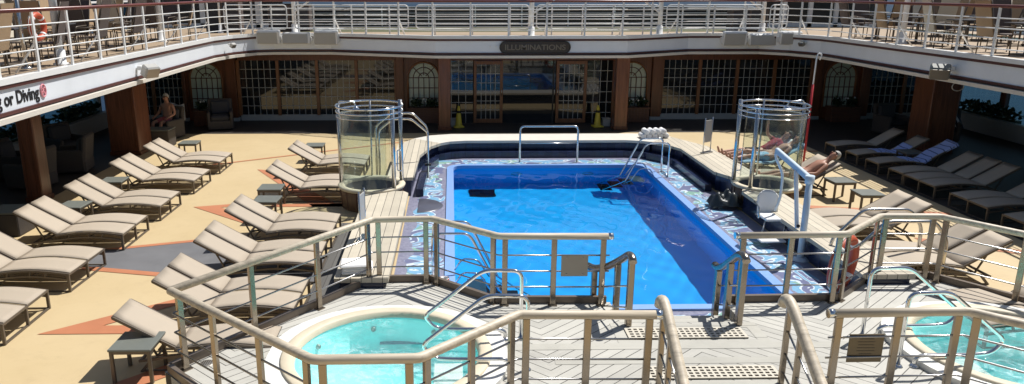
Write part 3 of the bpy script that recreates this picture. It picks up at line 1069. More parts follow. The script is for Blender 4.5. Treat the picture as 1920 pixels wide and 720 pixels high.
# ------------------------------------------------------------------ shower tubs with curved glass
def shower(side, c, f):
    t = thing('shower_enclosure', 'round shower with curved glass and chrome rings on the %s of the pool' % side, 'shower', (c[0], c[1], 0), 0, 'glass showers beside the pool')
    r = .68
    MB().lathe([(r - .06, 0), (r - .03, .02), (r, .40), (r - .02, .42)], (*c, 0), 40).build('tub_wall', MT['shower_wood'], t)
    mb = MB()
    for k in range(16):
        a = 2 * PI * k / 16
        mb.bar((c[0] + (r - .045) * math.cos(a), c[1] + (r - .045) * math.sin(a), .02), (c[0] + (r + .004) * math.cos(a), c[1] + (r + .004) * math.sin(a), .41), .03, .02)
    mb.build('stave_joints', MT['brown_trim'], t)
    MB().lathe([(r - .10, .40), (r - .11, .47), (r - .07, .50), (r + .02, .50), (r + .045, .475), (r + .03, .43), (r - .02, .42)], (*c, 0), 48).build('rim', MT['beige'], t)
    MB().lathe([(r - .10, .45), (r - .13, .12), (0, .10)], (*c, 0), 36).build('tray', MT['plaque_dark'], t)
    a0, a1 = (R(55), R(305))
    A = lambda a: a if f > 0 else PI - a
    pt = lambda a, rad, z: (c[0] + rad * math.cos(A(a)), c[1] + rad * math.sin(A(a)), z)
    mb = MB()
    K = 40
    vs = []
    for i in range(K + 1):
        a = a0 + (a1 - a0) * i / K
        for rad in (r - .035, r - .025):
            vs += [pt(a, rad, .50), pt(a, rad, 2.02)]
    fs = []
    for i in range(K):
        b = i * 4
        fs += [(b, b + 4, b + 5, b + 1), (b + 2, b + 3, b + 7, b + 6), (b + 1, b + 5, b + 7, b + 3), (b, b + 2, b + 6, b + 4)]
    fs += [(0, 1, 3, 2), (K * 4, K * 4 + 2, K * 4 + 3, K * 4 + 1)]
    mb.add(vs, fs, True)
    mb.build('glass_wall', MT['glass'], t)
    for z, rr in ((2.18, .022), (2.07, .016), (1.97, .010)):
        MB().tube([(c[0] + (r + .02) * math.cos(2 * PI * i / 48), c[1] + (r + .02) * math.sin(2 * PI * i / 48), z) for i in range(48)], rr, 8, True).build('ring_rail', MT['chrome'], t)
    for a, h, pr in ((R(175), 2.18, .035), (R(20), 2.26, .045), (R(-40), 2.22, .045), (R(95), 2.18, .02)):
        MB().tube([pt(a, r - .01, .48), pt(a, r - .01, h)], pr, 12).build('post', MT['steel'], t)
    MB().tube(fillet([pt(R(175), r - .02, 2.2), pt(R(175), r - .05, 2.26), pt(R(175), r - .35, 2.24), pt(R(175), r - .4, 2.16)], .06), .014, 8).build('shower_pipe', MT['chrome'], t)
    MB().lathe([(0, 2.16), (.02, 2.16), (.07, 2.11), (.07, 2.10), (0, 2.10)], (pt(0, 0, 0)[0] - f * .28, c[1] + .02, 0), 16).build('shower_head', MT['chrome'], t)
    MB().tube(fillet([pt(R(5), r - .03, .75), pt(R(5), r - .12, .75), pt(R(5), r - .12, 1.2), pt(R(5), r - .03, 1.2)], .04), .014, 8).build('grab_handle', MT['chrome'], t)
shower('left', (-1.72, 15.62), 1)
shower('right', (6.80, 15.52), -1)
o = MB().lathe([(0, .02), (.5, .02), (.53, .0)], (-.72, 15.55, 0), 30, -PI / 2, PI / 2).build('foot_pan', M('foot_pan', (.085, .088, .115), .3), None, (-.72, 15.55, 0))
tag(o, 'shallow grey half round foot pan beside the left shower', 'foot pan')

# ------------------------------------------------------------------ pool rails and ladders
def rail_thing(name, label, cat, paths, mat, r=.022, group=None, extra=()):
    p = paths[0][0]
    t = thing(name, label, cat, p, 0, group)
    for q in paths:
        MB().tube(fillet(q, .12, 6), r, 10).build('rail', mat, t)
    for q in extra:
        MB().tube(q, r * .6, 8).build('cross_bar', mat, t)
    return t
rail_thing('grab_rail', 'blue tinted chrome hoop rail standing at the far end of the pool', 'rail',
           [[(1.85, 19.75, 0), (1.85, 19.75, .98), (3.41, 19.75, .98), (3.41, 19.75, 0)]], MT['steel'], .026, None, [[(1.85, 19.75, .52), (3.41, 19.75, .52)]])
def ladder(label, corner, fx, y1, y2):
    g = lambda x, y, z: (corner + fx * x, y, z)
    t = thing('pool_ladder', label, 'ladder', g(0, (y1 + y2) / 2, 0), 0, 'pool ladders')
    for y in (y1, y2):
        MB().tube(fillet([g(-.35, y, 0), g(-.35, y, .80), g(-.28, y, .86), g(.22, y, .86), g(.78, y, -.25), g(1.25, y, -.95)], .12, 6), .023, 10).build('rail', MT['chrome'], t)
        MB().tube(fillet([g(.0, y, .03), g(.12, y, .22), g(.38, y, .20), g(.85, y, -.55)], .08, 4), .016, 8).build('low_rail', MT['chrome'], t)
    MB().tube([g(-.35, y1, .03), g(-.35, y2, .03)], .018, 8).build('cross_bar', MT['chrome'], t)
    for k in range(4):
        x, z = .35 + k * .27, -.22 - k * .26
        MB().box(g(x, (y1 + y2) / 2, z), (.30, y2 - y1, .05), None, .01).build('tread', MT['cloth_black'] if k else MT['grey_box'], t)
ladder('chrome ladder with dark treads at the far right corner of the pool', PX1, -1, 18.02, 18.62)
ladder('chrome ladder at the near left corner of the pool behind the railing', PX0, 1, 11.0, 11.62)
t = thing('pool_grating', 'dark rectangular inlet grating on the floor at the far left of the pool', 'grating', (.75, 18.1, -DEP))
MB().box((.78, 18.35, -DEP + .03), (.66, .62, .05), None, .01).build('grating', MT['dark_screen'], t)

for k, x in enumerate((1.72, 3.62)):
    t = thing('pool_light', 'small round underwater light on the far wall of the pool, %s one' % ['left', 'right'][k], 'pool light', (x, PY1, -.62), 0, 'underwater lights of the pool')
    ringp = [(x + .13 * math.cos(2 * PI * i / 24), PY1 - .005, -.55 + .13 * math.sin(2 * PI * i / 24)) for i in range(24)]
    MB().tube(ringp, .022, 8, True).build('ring', MT['steel'], t)
    MB().sphere((x, PY1 + .03, -.55), .12, 14, 8, (1, .5, 1)).build('lens', MT['coping'], t)
# rail arching over the left ledge
zz = 18.05
t = rail_thing('ledge_rail', 'bent double steel handrail arching over the far left ledge', 'handrail',
               [[(-.58, zz, 0), (-.58, zz, 1.26), (-.94, zz, 1.62), (-1.45, zz, 1.62), (-1.85, zz, 1.30), (-1.85, zz, 0)],
                [(-.58, zz, 1.10), (-.60, zz, 1.16), (-.98, zz, 1.48), (-1.42, zz, 1.48), (-1.78, zz, 1.2), (-1.78, zz, .02)]], MT['steel'], .026)
MB().box((-.58, zz + .02, .33), (.16, .10, .05), None, .01).build('bracket', MT['black'], t)
# two rails at the right ledge behind the right spa
for k, (yy, nm) in enumerate(((11.55, 'farther one'), (10.9, 'nearer one'))):
    rail_thing('ledge_rail', 'bent steel handrail arching over the right ledge behind the life ring, %s' % nm, 'handrail',
               [[(6.25, yy, .0), (6.25, yy, .55), (6.72, yy, 1.05), (7.48, yy, 1.05), (7.72, yy, .75), (7.72, yy, 0)]], MT['steel'], .028, 'handrails over the right ledge')

# sign stands
def sign_stand(label, p, rz, h, w=.34):
    t = thing('sign_stand', label, 'sign stand', p, 0, None)
    m = Matrix.Rotation(rz, 3, 'Z')
    pv = Vector(p)
    g = lambda x, y, z: pv + m @ Vector((x, y, z))
    for s in (-1, 1):
        MB().tube([g(s * w / 2, 0, 0), g(s * w / 2, 0, h)], .016, 8).build('upright', MT['steel'], t)
    mb = MB(); mb.box(g(0, 0, h * .62), (w - .03, .02, h * .62), m, .004); mb.build('panel', MT['grey_box'], t)
    mb = MB(); mb.box(g(0, 0, .02), (w + .06, .14, .03), m, .008); mb.build('foot', MT['steel'], t)
sign_stand('narrow metal sign stand on the far right ledge', (6.58, 18.75, BZ), R(35), .92, .30)
sign_stand('slim metal sign stand seen edge on, on the left ledge behind the railing', (-1.5, 12.0, BZ), R(80), .85, .30)

# ------------------------------------------------------------------ pool lift
bx, by = 6.02, 12.06
t = thing('pool_lift', 'pale blue and white pool lift with a hanging seat beside the pool', 'pool lift', (bx, by, 0))
mb = MB().tube([(bx, by, 0), (bx, by, 1.42)], .055, 12)
mb.tube([(bx, by, 1.36), (bx, by, 1.5)], .075, 12)
mb.build('mast', MT['hoist_white'], t)
MB().lathe([(0, .05), (.09, .05), (.15, .012), (.15, .0)], (bx, by, 0), 20).build('base_flange', MT['hoist_white'], t)
ex, ey, ez = 5.98, 13.35, 1.66
MB().bar((bx, by, 1.44), (ex, ey, ez), .07, .11, .012).build('arm', MT['hoist_white'], t)
MB().bar((bx - .09, by + .06, .55), (bx - .05, by + .42, 1.48), .06, .06, .01).build('actuator', MT['seat_white'], t)
MB().tube(fillet([(ex, ey, ez), (ex, ey + .02, ez - .12), (ex + .17, ey, ez - .45), (ex + .17, ey, .75), (ex + .1, ey, .5)], .12), .025, 10).build('hanger', MT['hoist_white'], t)
mb = MB().grid(lambda u, v: (ex - .20 + .40 * v, ey + .10 + .05 * math.sin(PI * v) + .05 * u, .42 + .44 * u * (1 - .25 * abs(2 * v - 1) ** 3)), 8, 8, True, .03)
mb.build('seat_back', MT['seat_white'], t)
MB().box((ex, ey - .14, .42), (.42, .42, .05), None, .015).build('seat', MT['seat_white'], t)
MB().box((ex - .18, ey - .55, .12), (.46, .30, .035), None, .01).build('footrest', MT['seat_white'], t)
mb = MB()
for s in (-.2, .2): mb.tube([(ex + s, ey - .3, .40), (ex + s - .15, ey - .52, .14)], .016, 8)
mb.build('leg_bars', MT['steel'], t)
mb = MB().tube(fillet([(ex - .27, ey + .1, .66), (ex - .34, ey - .3, .66), (ex - .34, ey - .34, .46), (ex - .27, ey, .44)], .05), .015, 8)
mb.build('arm_rest', MT['steel'], t)
mb = MB().box((bx - .11, by - .02, .62), (.05, .05, .05), None, .01); mb.sphere((bx - .12, by - .02, .5), .035, 8, 6)
mb.build('control_knobs', MT['black'], t)

# dark crumpled cover heap by the right ledge
random.seed(11)
mb = MB()
def hp(u, v):
    x = -.55 + 1.1 * u; y = -.26 + .52 * v
    e = max(0, 1 - (x / .56) ** 2) * max(0, 1 - (y / .27) ** 2)
    return (6.0 - .12 + x * .62, 15.3 + y - x * .1, .015 + .30 * e ** .5 * (1 + .22 * math.sin(13 * x + 5 * y) + .15 * math.sin(23 * y - 9 * x)))
mb.grid(hp, 26, 16)
tag(mb.build('folded_cover', M('wet_cover', (.035, .042, .042), .35, var=.4, scale=14, bump=.5, bscale=30), None, (5.9, 15.3, 0)), 'dark wet crumpled cover lying by the right shower', 'cover')

# rolled towels on the far ledge, folded towels on the left deck
t0 = at(1212, 262, BZ); t1 = at(1270, 262, BZ)
for k in range(9):
    row, i = (0, k) if k < 5 else (1, k - 5)
    x = 5.42 + i * .168 + row * .084
    y = 20.80 + .02 * i
    z = BZ + .075 + row * .118
    mb = MB()
    pts = []
    mb.tube([(x, y - .17, z), (x + .004, y - .155, z), (x, y - .05, z + .004), (x - .003, y + .06, z - .003), (x, y + .17, z)], [.05, .074, .077, .073, .076], 14)
    sp = [(x + .007 * a * math.cos(a * 1.1), y - .172, z + .007 * a * math.sin(a * 1.1)) for a in range(2, 9)]
    mb.tube(sp, .006, 6)
    tag(mb.build('rolled_towel', MT['towel_white'], None, (x, y, z - .1)),
        ('rolled white towel, %s from the left in the lower row on the far ledge' % ORD[i]) if row == 0 else ('rolled white towel, %s from the left on top of the row on the far ledge' % ORD[i]),
        'towel', 'rolled towels on the far ledge')
random.seed(5)
for k in range(3):
    c = (-1.42 + random.uniform(-.02, .02), 10.48 + random.uniform(-.02, .02), BZ + .03 + k * .052)
    mb = MB().box(c, (.44, .36, .05), R(random.uniform(-6, 6)), .02)
    lab = ['bottom', 'middle', 'top'][k]
    tag(mb.build('folded_towel', MT['towel_white'], None, (c[0], c[1], c[2] - .03)), 'folded white towel, %s of the stack on the left plank ledge' % lab, 'towel', 'stack of folded towels on the left ledge')
p = at(880, 545, 0)
t = thing('drink_cup', 'orange and white tumbler on the pool edge behind the left railing', 'cup', (-.12, 10.75, 0))
MB().lathe([(0, .0), (.055, .0), (.075, .20), (.065, .20), (.05, .02)], (-.12, 10.75, 0.03), 16).build('cup', MT['seat_white'], t)
MB().lathe([(.066, .09), (.078, .20), (.080, .20), (.069, .09)], (-.12, 10.75, 0.03), 16).build('sleeve', MT['orange_ring'], t)

# ================================================================== SUPERSTRUCTURE
UZ = 3.05
E0 = [(-7.35, 2.0), (-7.35, 23.6), (-7.1, 24.75), (-6.6, 25.7), (-6.0, 25.95), (-4.1, 25.95), (-.5, 24.38), (2.6, 24.36), (5.7, 24.38),
      (8.1, 25.85), (10.6, 25.88), (11.35, 25.2), (11.85, 24.1), (11.92, 23.2), (11.92, 2.0)]
def off(E, d):
    """offset of the open edge line; positive goes out over the pool"""
    out = []
    for i, p in enumerate(E):
        a = Vector(E[max(i - 1, 0)]); b = Vector(p); c = Vector(E[min(i + 1, len(E) - 1)])
        n = Vector((0, 0))
        for u, v in ((a, b), (b, c)):
            if (v - u).length > 1e-6:
                t = (v - u).normalized()
                n += Vector((t.y, -t.x))
        n.normalize()
        out.append((p[0] + n.x * d, p[1] + n.y * d))
    return out
def strip(mb, E, d0, d1, z0, z1):
    a, b = off(E, d0), off(E, d1)
    vs, fs = [], []
    for p, q in zip(a, b):
        vs += [(*p, z0), (*q, z0), (*q, z1), (*p, z1)]
    for i in range(len(a) - 1):
        for k in range(4):
            l = (k + 1) % 4
            fs.append((i * 4 + k, i * 4 + l, i * 4 + 4 + l, i * 4 + 4 + k))
    fs += [(0, 1, 2, 3), tuple(len(vs) - 4 + k for k in (3, 2, 1, 0))]
    return mb.add(vs, fs)
U = off(E0, -.13)
outerU = [(LX, 2.0)] + U + [(RX + 1.2, 2.0), (RX + 1.2, 31.5), (LX, 31.5)]  # right side extended outboard, an added overhang that shades the promenade hedges
o = MB().prism(outerU, 2.96, UZ).build('upper_deck', MT['upper']); tag(o, kind='structure')
o = MB().prism([(LX, 2.0)] + off(E0, -.16) + [(RX, 2.0), (RX, 31.5), (LX, 31.5)], 2.40, 2.46).build('ceiling', MT['ceiling']); tag(o, kind='structure')
t = thing('deck_fascia', 'white fascia band with brown lines edging the upper deck all round the pool', 'fascia', (2.5, 24.3, 2.4))
strip(MB(), E0, -.13, .05, 3.0, 3.10).build('coaming', MT['white'], t)
strip(MB(), E0, -.10, .035, 2.935, 2.997).build('trim', MT['brown_trim'], t)
strip(MB(), E0, -.12, .0, 2.56, 2.93).build('band', MT['fascia_white'], t)
strip(MB(), E0, -.10, .03, 2.50, 2.556).build('trim', MT['brown_trim'], t)
strip(MB(), E0, -.16, .10, 2.39, 2.475).build('lip', MT['cream'], t)

# lettering on the left fascia
def text_mesh(name, txt, size, mat, parent, loc, rot, depth=.008, bold=0):
    cu = bpy.data.curves.new(name, 'FONT')
    cu.body = txt
    cu.size = size
    cu.extrude = depth
    cu.offset = bold
    cu.align_x = 'LEFT'
    tmp = bpy.data.objects.new('tmp', cu)
    COL.objects.link(tmp)
    dg = bpy.context.evaluated_depsgraph_get()
    me = bpy.data.meshes.new_from_object(tmp.evaluated_get(dg))
    bpy.data.objects.remove(tmp)
    me.name = name
    me.materials.clear(); me.materials.append(mat)
    o = bpy.data.objects.new(name, me)
    COL.objects.link(o)
    o.rotation_euler = rot
    if parent is not None:
        o.parent = parent
        o.location = Vector(loc) - origin_of(parent)
    else: o.location = loc
    xs = [v.co.x for v in me.vertices]
    return o, max(xs)
t = thing('fascia_lettering', 'black letters reading g or Diving with a red symbol on the white left fascia', 'lettering', (-7.345, 12.0, 2.65))
lt, wd = text_mesh('lettering', 'g or Diving', .30, MT['letters_black'], t, (-7.345, 12.17, 2.655), (PI / 2, 0, PI / 2), .004, .008)
sc = 1.28 / wd
lt.scale = (sc, 1.0, 1)
cc = Vector((-7.335, 13.58, 2.76))
mb = MB().tube([cc + Vector((0, .085 * math.cos(2 * PI * i / 28), .11 * math.sin(2 * PI * i / 28))) for i in range(28)], .014, 8, True)
mb.bar(cc + Vector((0, -.06, .08)), cc + Vector((0, .06, -.08)), .018, .018)
mb.build('symbol_ring', MT['letters_red'], t)
mb = MB().sphere(cc + Vector((0, .035, .045)), .022, 8, 6)
mb.bar(cc + Vector((0, .02, .03)), cc + Vector((0, -.05, -.03)), .02, .025)
mb.bar(cc + Vector((0, -.05, -.03)), cc + Vector((0, -.03, -.07)), .016, .016)
mb.build('symbol_figure', MT['letters_red'], t)

# name board over the doors
t = thing('name_board', 'dark oval ended name board reading ILLUMINATIONS over the doors', 'sign', (2.65, 24.3, 2.58))
hw, hh = 1.13, .185
sx = 2.70
pts = [(sx + (hw - hh) * s + hh * math.cos(a), hh * math.sin(a)) for s, a0 in ((1, -PI / 2), (-1, PI / 2)) for a in [a0 + PI * i / 10 for i in range(11)]]
def plate(mb, pts, y0, y1, zc):
    n_ = len(pts)
    vs = [(p[0], y0, zc + p[1]) for p in pts] + [(p[0], y1, zc + p[1]) for p in pts]
    fs = [tuple(range(n_)), tuple(range(2 * n_ - 1, n_ - 1, -1))] + [(i, n_ + i, n_ + (i + 1) % n_, (i + 1) % n_) for i in range(n_)]
    return mb.add(vs, fs)
plate(MB(), pts, 24.285, 24.335, 2.735).build('board', MT['sign_brown'], t)
MB().tube([(p[0], 24.283, 2.735 + p[1]) for p in pts], .018, 8, True).build('border', MT['black'], t)
lt, wd = text_mesh('lettering', 'ILLUMINATIONS', .24, MT['letters_brass'], t, (sx - .98, 24.279, 2.655), (PI / 2, 0, 0), .004, .004)
lt.scale = (1.96 / wd, 1, 1)
tag(MB().box((1.62 - .17, 24.345, 2.76), (.05, .03, .045)).box((1.62 - .36, 24.345, 2.76), (.05, .03, .045)).build('wall_lamp', MT['white'], None, (1.4, 24.34, 2.74)),
    'pair of tiny white marker lamps on the fascia beside the name board', 'lamp')

# loudspeaker / light boxes on the far fascia
def box_unit(label, px0, px1, py0, py1, y, tilt, grp):
    x0, x1 = aty(px0, 70, y).x, aty(px1, 70, y).x
    z1, z0 = aty((px0 + px1) / 2, py0, y).z, aty((px0 + px1) / 2, py1, y).z
    c = ((x0 + x1) / 2, y, (z0 + z1) / 2)
    t = thing('deck_light_box', label, 'light box', (c[0], y + .1, z0), 0, grp)
    m = Matrix.Rotation(R(tilt), 3, 'X')
    mb = MB().box(c, (x1 - x0 - .06, .24, z1 - z0 - .05), m, .03)
    hs = mb.build('housing', MT['white'], t)
    mb = MB().box(Vector(c) + m @ Vector((-.03, -.125, -.02)), (x1 - x0 - .16, .03, z1 - z0 - .12), m, .01)
    mb.build('front_panel', MT['grey_box'], hs)
    mb = MB()
    for s in (-1, 1): mb.box(Vector(c) + Vector((s * ((x1 - x0) / 2 - .012), .07, -.05)), (.022, .26, .16), None, .004)
    mb.build('bracket', MT['white'], t)
for i, a in enumerate(((481, 527, 55, 83), (529, 584, 59, 84), (588, 636, 55, 84))):
    box_unit('grey fronted white light box on the far left fascia, %s one' % ['leftmost', 'middle', 'rightmost'][i], *a, 25.72, [8, -4, 8][i], 'light boxes on the far left fascia')
for i, a in enumerate(((1354, 1401, 57, 86), (1403, 1459, 62, 87), (1460, 1503, 57, 84))):
    box_unit('grey fronted white light box on the far right fascia, %s one' % ['leftmost', 'middle', 'rightmost'][i], *a, [25.66, 25.66, 25.22][i], [8, -4, 8][i], 'light boxes on the far right fascia')
# floodlights on the side fascias
def flood(label, c, d, s=1.0, aim=None):
    c = Vector(c)
    t = thing('floodlight', label, 'floodlight', c)
    a = (Vector(aim) if aim else Vector((d, -.5, -.7))).normalized()
    q = a.to_track_quat('Y', 'Z').to_matrix()
    h = c + Vector((d * .26 * s, 0, -.06 * s))
    hs = MB().box(h, (.34 * s, .2 * s, .26 * s), q, .03 * s).build('housing', MT['flood_grey'] if d < 0 else MT['grey_box'], t)
    MB().box(h + q @ Vector((0, .11 * s, 0)), (.30 * s, .012, .22 * s), q).build('lens', MT['plaque'], hs)
    MB().box(c + Vector((d * .05 * s, 0, 0)), (.10 * s, .09 * s, .09 * s), None, .01).bar(c + Vector((d * .05 * s, 0, .02)), h, .04 * s, .04 * s).build('bracket', MT['white'], t)
flood('boxy floodlight on the left white fascia above the nearest wide pillar', (-7.33, 17.75, 2.75), 1, 1.1, (.55, -.35, -.35))
flood('boxy floodlight on the right grey fascia', (11.90, 17.6, 2.72), -1, 1.25, (-.5, -.75, -.5))
flood('small floodlight at the far left corner of the fascia', (-7.1, 24.35, 2.84), 1, .55)
flood('small floodlight at the far right corner of the fascia', (11.60, 24.6, 2.85), -1, .55)
p = Vector((12.0, 17.5, 2.30))
tag(MB().tube([p + Vector((.14 * math.cos(2 * PI * i / 24), 0, .10 * math.sin(2 * PI * i / 24))) for i in range(24)], .012, 6, True).build('cable_loop', MT['grey_box'], None, p), 'loop of grey cable hanging under the right floodlight', 'cable')

# ------------------------------------------------------------------ facade under the far overhang
WY = 26.6
wz0, wz1 = .19, 2.13
def window_bay(label, x0, x1, nb, cols=6, rows=6, y=WY, grp='paned window walls', zb=None, zt=None, post=None):
    zb = wz0 if zb is None else zb
    zt = wz1 if zt is None else zt
    t = thing('window_wall', label, 'window wall', ((x0 + x1) / 2, y, 0), 0, grp)
    MB().box(((x0 + x1) / 2, y + .06, zb / 2), (x1 - x0, .12, zb)).build('sill', MT['wall_white'], t)
    MB().box(((x0 + x1) / 2, y + .06, (zt + 2.4) / 2), (x1 - x0, .14, 2.4 - zt)).build('header', MT['panel_wood'], t)
    w = (x1 - x0) / nb
    for i in range(nb):
        a, b = x0 + i * w, x0 + (i + 1) * w
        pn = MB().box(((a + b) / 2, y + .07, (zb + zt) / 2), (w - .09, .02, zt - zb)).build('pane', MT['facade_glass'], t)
        mb = MB()
        for k in range(1, cols): mb.box((a + .045 + (w - .09) * k / cols, y + .047, (zb + zt) / 2), (.016, .02, zt - zb))
        for k in range(0, rows): mb.box(((a + b) / 2, y + .045, zb + .012 + (zt - zb) * k / rows), (w - .09, .022, .016))
        mb.build('muntin', MT['muntin'], pn)
    for i in range(nb + 1):
        MB().box((x0 + i * w, y + .03, (zb + zt) / 2), (.11, .11, zt - zb), None, .01).build('mullion', post or MT['mullion'], t)
window_bay('wide white gridded window wall left of the doors, in four bays', -7.5, -1.96, 4)
window_bay('wide white gridded window wall right of the doors, in four bays', 7.51, 12.89, 4)
window_bay('dark gridded window wall in the far left corner behind the seated people', -11.6, -9.45, 2)
window_bay('dark gridded window wall in the far right corner under the overhang', 15.0, 17.6, 2)
def arch_window(label, cx, zs=1.50, r=.56, zb=.42):
    t = thing('arched_window', label, 'arched window', (cx, WY, 0), 0, 'arched windows of the facade')
    # panel with a real arched opening
    half = .70
    prof = [(-r, zb)] + [(r * math.cos(PI - PI * i / 20), zs + r * math.sin(PI * i / 20)) for i in range(21)] + [(r, zb)]
    outer_ = [(-half, .0), (-half, 2.4), (half, 2.4), (half, .0)]
    loops = [[Vector((p[0], p[1], 0)) for p in outer_], [Vector((p[0], p[1], 0)) for p in prof]]
    tr = tessellate_polygon(loops)
    fl = [p for l in loops for p in l]
    mb = MB()
    n_ = len(fl)
    vs = [(cx + p.x, WY - .02, p.y) for p in fl] + [(cx + p.x, WY + .10, p.y) for p in fl]
    fs = [tuple(f) for f in tr] + [tuple(i + n_ for i in f)[::-1] for f in tr]
    b = 4
    m_ = len(prof)
    fs += [(b + i, b + (i + 1) % m_, n_ + b + (i + 1) % m_, n_ + b + i) for i in range(m_)]
    mb.add(vs, fs)
    mb.build('panel', MT['panel_wood'], t)
    mb = MB()
    n_ = len(prof)
    mb.add([(cx + p[0], WY + .07, p[1]) for p in prof], [tuple(range(n_))])
    pn = mb.raw('pane', MT['arch_glass'], t)
    MB().tube([(cx + p[0], WY - .025, p[1]) for p in prof], .035, 8).build('arch_trim', MT['mullion'], t)
    mb = MB()
    y = WY + .04
    for k in range(1, 6):
        x = -r + 2 * r * k / 6
        mb.box((cx + x, y, (zb + zs) / 2), (.024, .03, zs - zb))
    for k in range(0, 4): mb.box((cx, y - .002, zb + (zs - zb) * (k + .0) / 3 + .01), (2 * r, .03, .026))
    for rr in (r * .66, r * .32):
        mb.tube([(cx + rr * math.cos(PI * i / 16), y, zs + rr * math.sin(PI * i / 16)) for i in range(17)], .014, 6)
    for a in (45, 90, 135):
        mb.bar((cx + .1 * math.cos(R(a)), y, zs + .1 * math.sin(R(a))), (cx + r * math.cos(R(a)), y, zs + r * math.sin(R(a))), .024, .024)
    mb.build('muntin', MT['brown_trim'], pn)
arch_window('green paned arched window just left of the doors', -.97)
arch_window('green paned arched window just right of the doors, half behind a column', 6.42)
arch_window('green paned arched window at the far left beside the seated man', -8.63)
arch_window('dim arched window at the far right behind the red pole', 13.93)
def pilaster(label, x0, x1, y0=WY - .14, y1=WY + .1, z1=2.4, grp='brown pilasters of the facade'):
    t = thing('pilaster', label, 'pilaster', ((x0 + x1) / 2, y0, 0), 0, grp)
    MB().box(((x0 + x1) / 2, (y0 + y1) / 2, (z1 + .12) / 2), (x1 - x0, y1 - y0, z1 - .13), None, .012).build('shaft', MT['panel_wood'], t)
    MB().box(((x0 + x1) / 2, (y0 + y1) / 2 - .01, .06), (x1 - x0 + .04, y1 - y0 + .04, .12), None, .01).build('plinth', MT['wall_white'], t)
pilaster('brown pilaster between the left window wall and the arched window by the doors', -1.95, -1.67)
pilaster('brown pilaster between the right window wall and the arched window by the doors', 7.13, 7.50)
pilaster('brown pilaster between the far left arched window and the wide window wall', -7.92, -7.56)
pilaster('brown pilaster left of the far left arched window', -9.43, -9.34)
pilaster('brown pilaster between the right window wall and the dim far right arched window', 12.95, 13.22)
pilaster('brown pilaster right of the dim far right arched window', 14.64, 14.98)
# entrance: side lights and two sliding doors, an open middle
DY = 25.9
t = thing('entrance_front', 'brown framed glazed entrance front with gridded side panes below the name board', 'entrance', (2.72, DY, 0))
MB().box((2.70, DY + .06, 2.29), (5.9, .14, .22)).build('header', MT['panel_wood'], t)
for (a, b, nm) in ((-.25, .76, 'l'), (4.72, 5.65, 'r')):
    MB().box(((a + b) / 2, DY + .07, 1.09), (b - a, .02, 2.18)).build('pane', MT['facade_glass'], t)
    mb = MB()
    for k in range(1, 4): mb.box((a + (b - a) * k / 4, DY + .05, 1.09), (.018, .02, 2.18))
    for k in range(1, 6): mb.box(((a + b) / 2, DY + .048, 2.18 * k / 6), (b - a, .02, .018))
    mb.build('muntin', MT['muntin'], t)
for x, l in ((-.25, 1), (5.65, 1)):
    MB().box((x, DY + .35, 1.2), (.10, .70, 2.4)).build('return_wall', MT['panel_wood'], t)
MB().box((2.70, DY + .10, 1.09), (1.86, .02, 2.18)).build('pane', MT['facade_glass'], t)
MB().box((3.55, DY + .075, 1.09), (.05, .03, 2.18)).build('mullion', MT['black'], t)
def slide_door(label, x0, x1):
    t = thing('sliding_door', label, 'door', ((x0 + x1) / 2, DY, 0), 0, 'sliding doors below the name board')
    mb = MB()
    for x in (x0 + .05, x1 - .05): mb.box((x, DY, 1.09), (.10, .06, 2.15), None, .008)
    mb.box(((x0 + x1) / 2, DY, 2.10), (x1 - x0 - .2, .056, .11)); mb.box(((x0 + x1) / 2, DY, .09), (x1 - x0 - .2, .056, .14))
    fm = mb.build('frame', MT['mullion'], t)
    pn = MB().box(((x0 + x1) / 2, DY + .012, 1.10), (x1 - x0 - .2, .016, 1.9)).build('pane', MT['facade_glass'], t)
    mb = MB()
    for k in range(1, 5): mb.box((x0 + .1 + (x1 - x0 - .2) * k / 5, DY - .008, 1.10), (.018, .016, 1.88))
    for k in range(1, 6): mb.box(((x0 + x1) / 2, DY - .01, .16 + 1.88 * k / 6), (x1 - x0 - .2, .014, .018))
    mb.build('muntin', MT['muntin'], pn)
    MB().tube([(x1 - .05 if x0 < 2 else x0 + .05, DY - .05, .95), (x1 - .05 if x0 < 2 else x0 + .05, DY - .05, 1.25)], .012, 8).build('handle', MT['steel'], fm)
slide_door('oak framed gridded sliding door left of the dark opening', .78, 1.79)
slide_door('oak framed gridded sliding door right of the dark opening', 3.64, 4.70)
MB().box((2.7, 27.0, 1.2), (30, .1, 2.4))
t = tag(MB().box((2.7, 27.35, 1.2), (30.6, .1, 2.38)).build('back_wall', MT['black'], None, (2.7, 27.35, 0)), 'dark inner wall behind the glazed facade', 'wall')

# wooden columns
def column(label, x0, x1, y0, y1, z1=2.40, grp='varnished wooden columns'):
    t = thing('wooden_column', label, 'column', ((x0 + x1) / 2, (y0 + y1) / 2, 0), 0, grp)
    c = ((x0 + x1) / 2, (y0 + y1) / 2)
    MB().box((*c, (z1 + .1) / 2), (x1 - x0, y1 - y0, z1 - .1), None, .02).build('shaft', MT['column'], t)
    MB().box((*c, .055), (x1 - x0 + .05, y1 - y0 + .05, .11), None, .012).build('base', MT['panel_wood'], t)
    mb = MB()
    for x in (x0 + .09, x1 - .09): mb.box((x, y0 - .004, 1.25), (.018, .012, 2.1))
    mb.build('moulding', MT['panel_wood'], t)
column('slim wooden column left of the doors below the name board', -.42, -.02, 24.5, 24.9)
column('slim wooden column right of the doors below the name board', 5.42, 5.85, 24.5, 24.9)
column('wooden column nearest the camera on the left behind the loungers', -9.32, -8.96, 15.95, 16.35)
column('wide wooden pillar behind the second row of loungers on the left', -9.6, -8.78, 20.8, 21.7)
column('wide wooden pillar behind the shaded loungers on the right', 13.45, 14.25, 20.6, 21.5)
column('wooden column beside the glass at the near right in the shade', 13.55, 13.95, 14.6, 15.0)

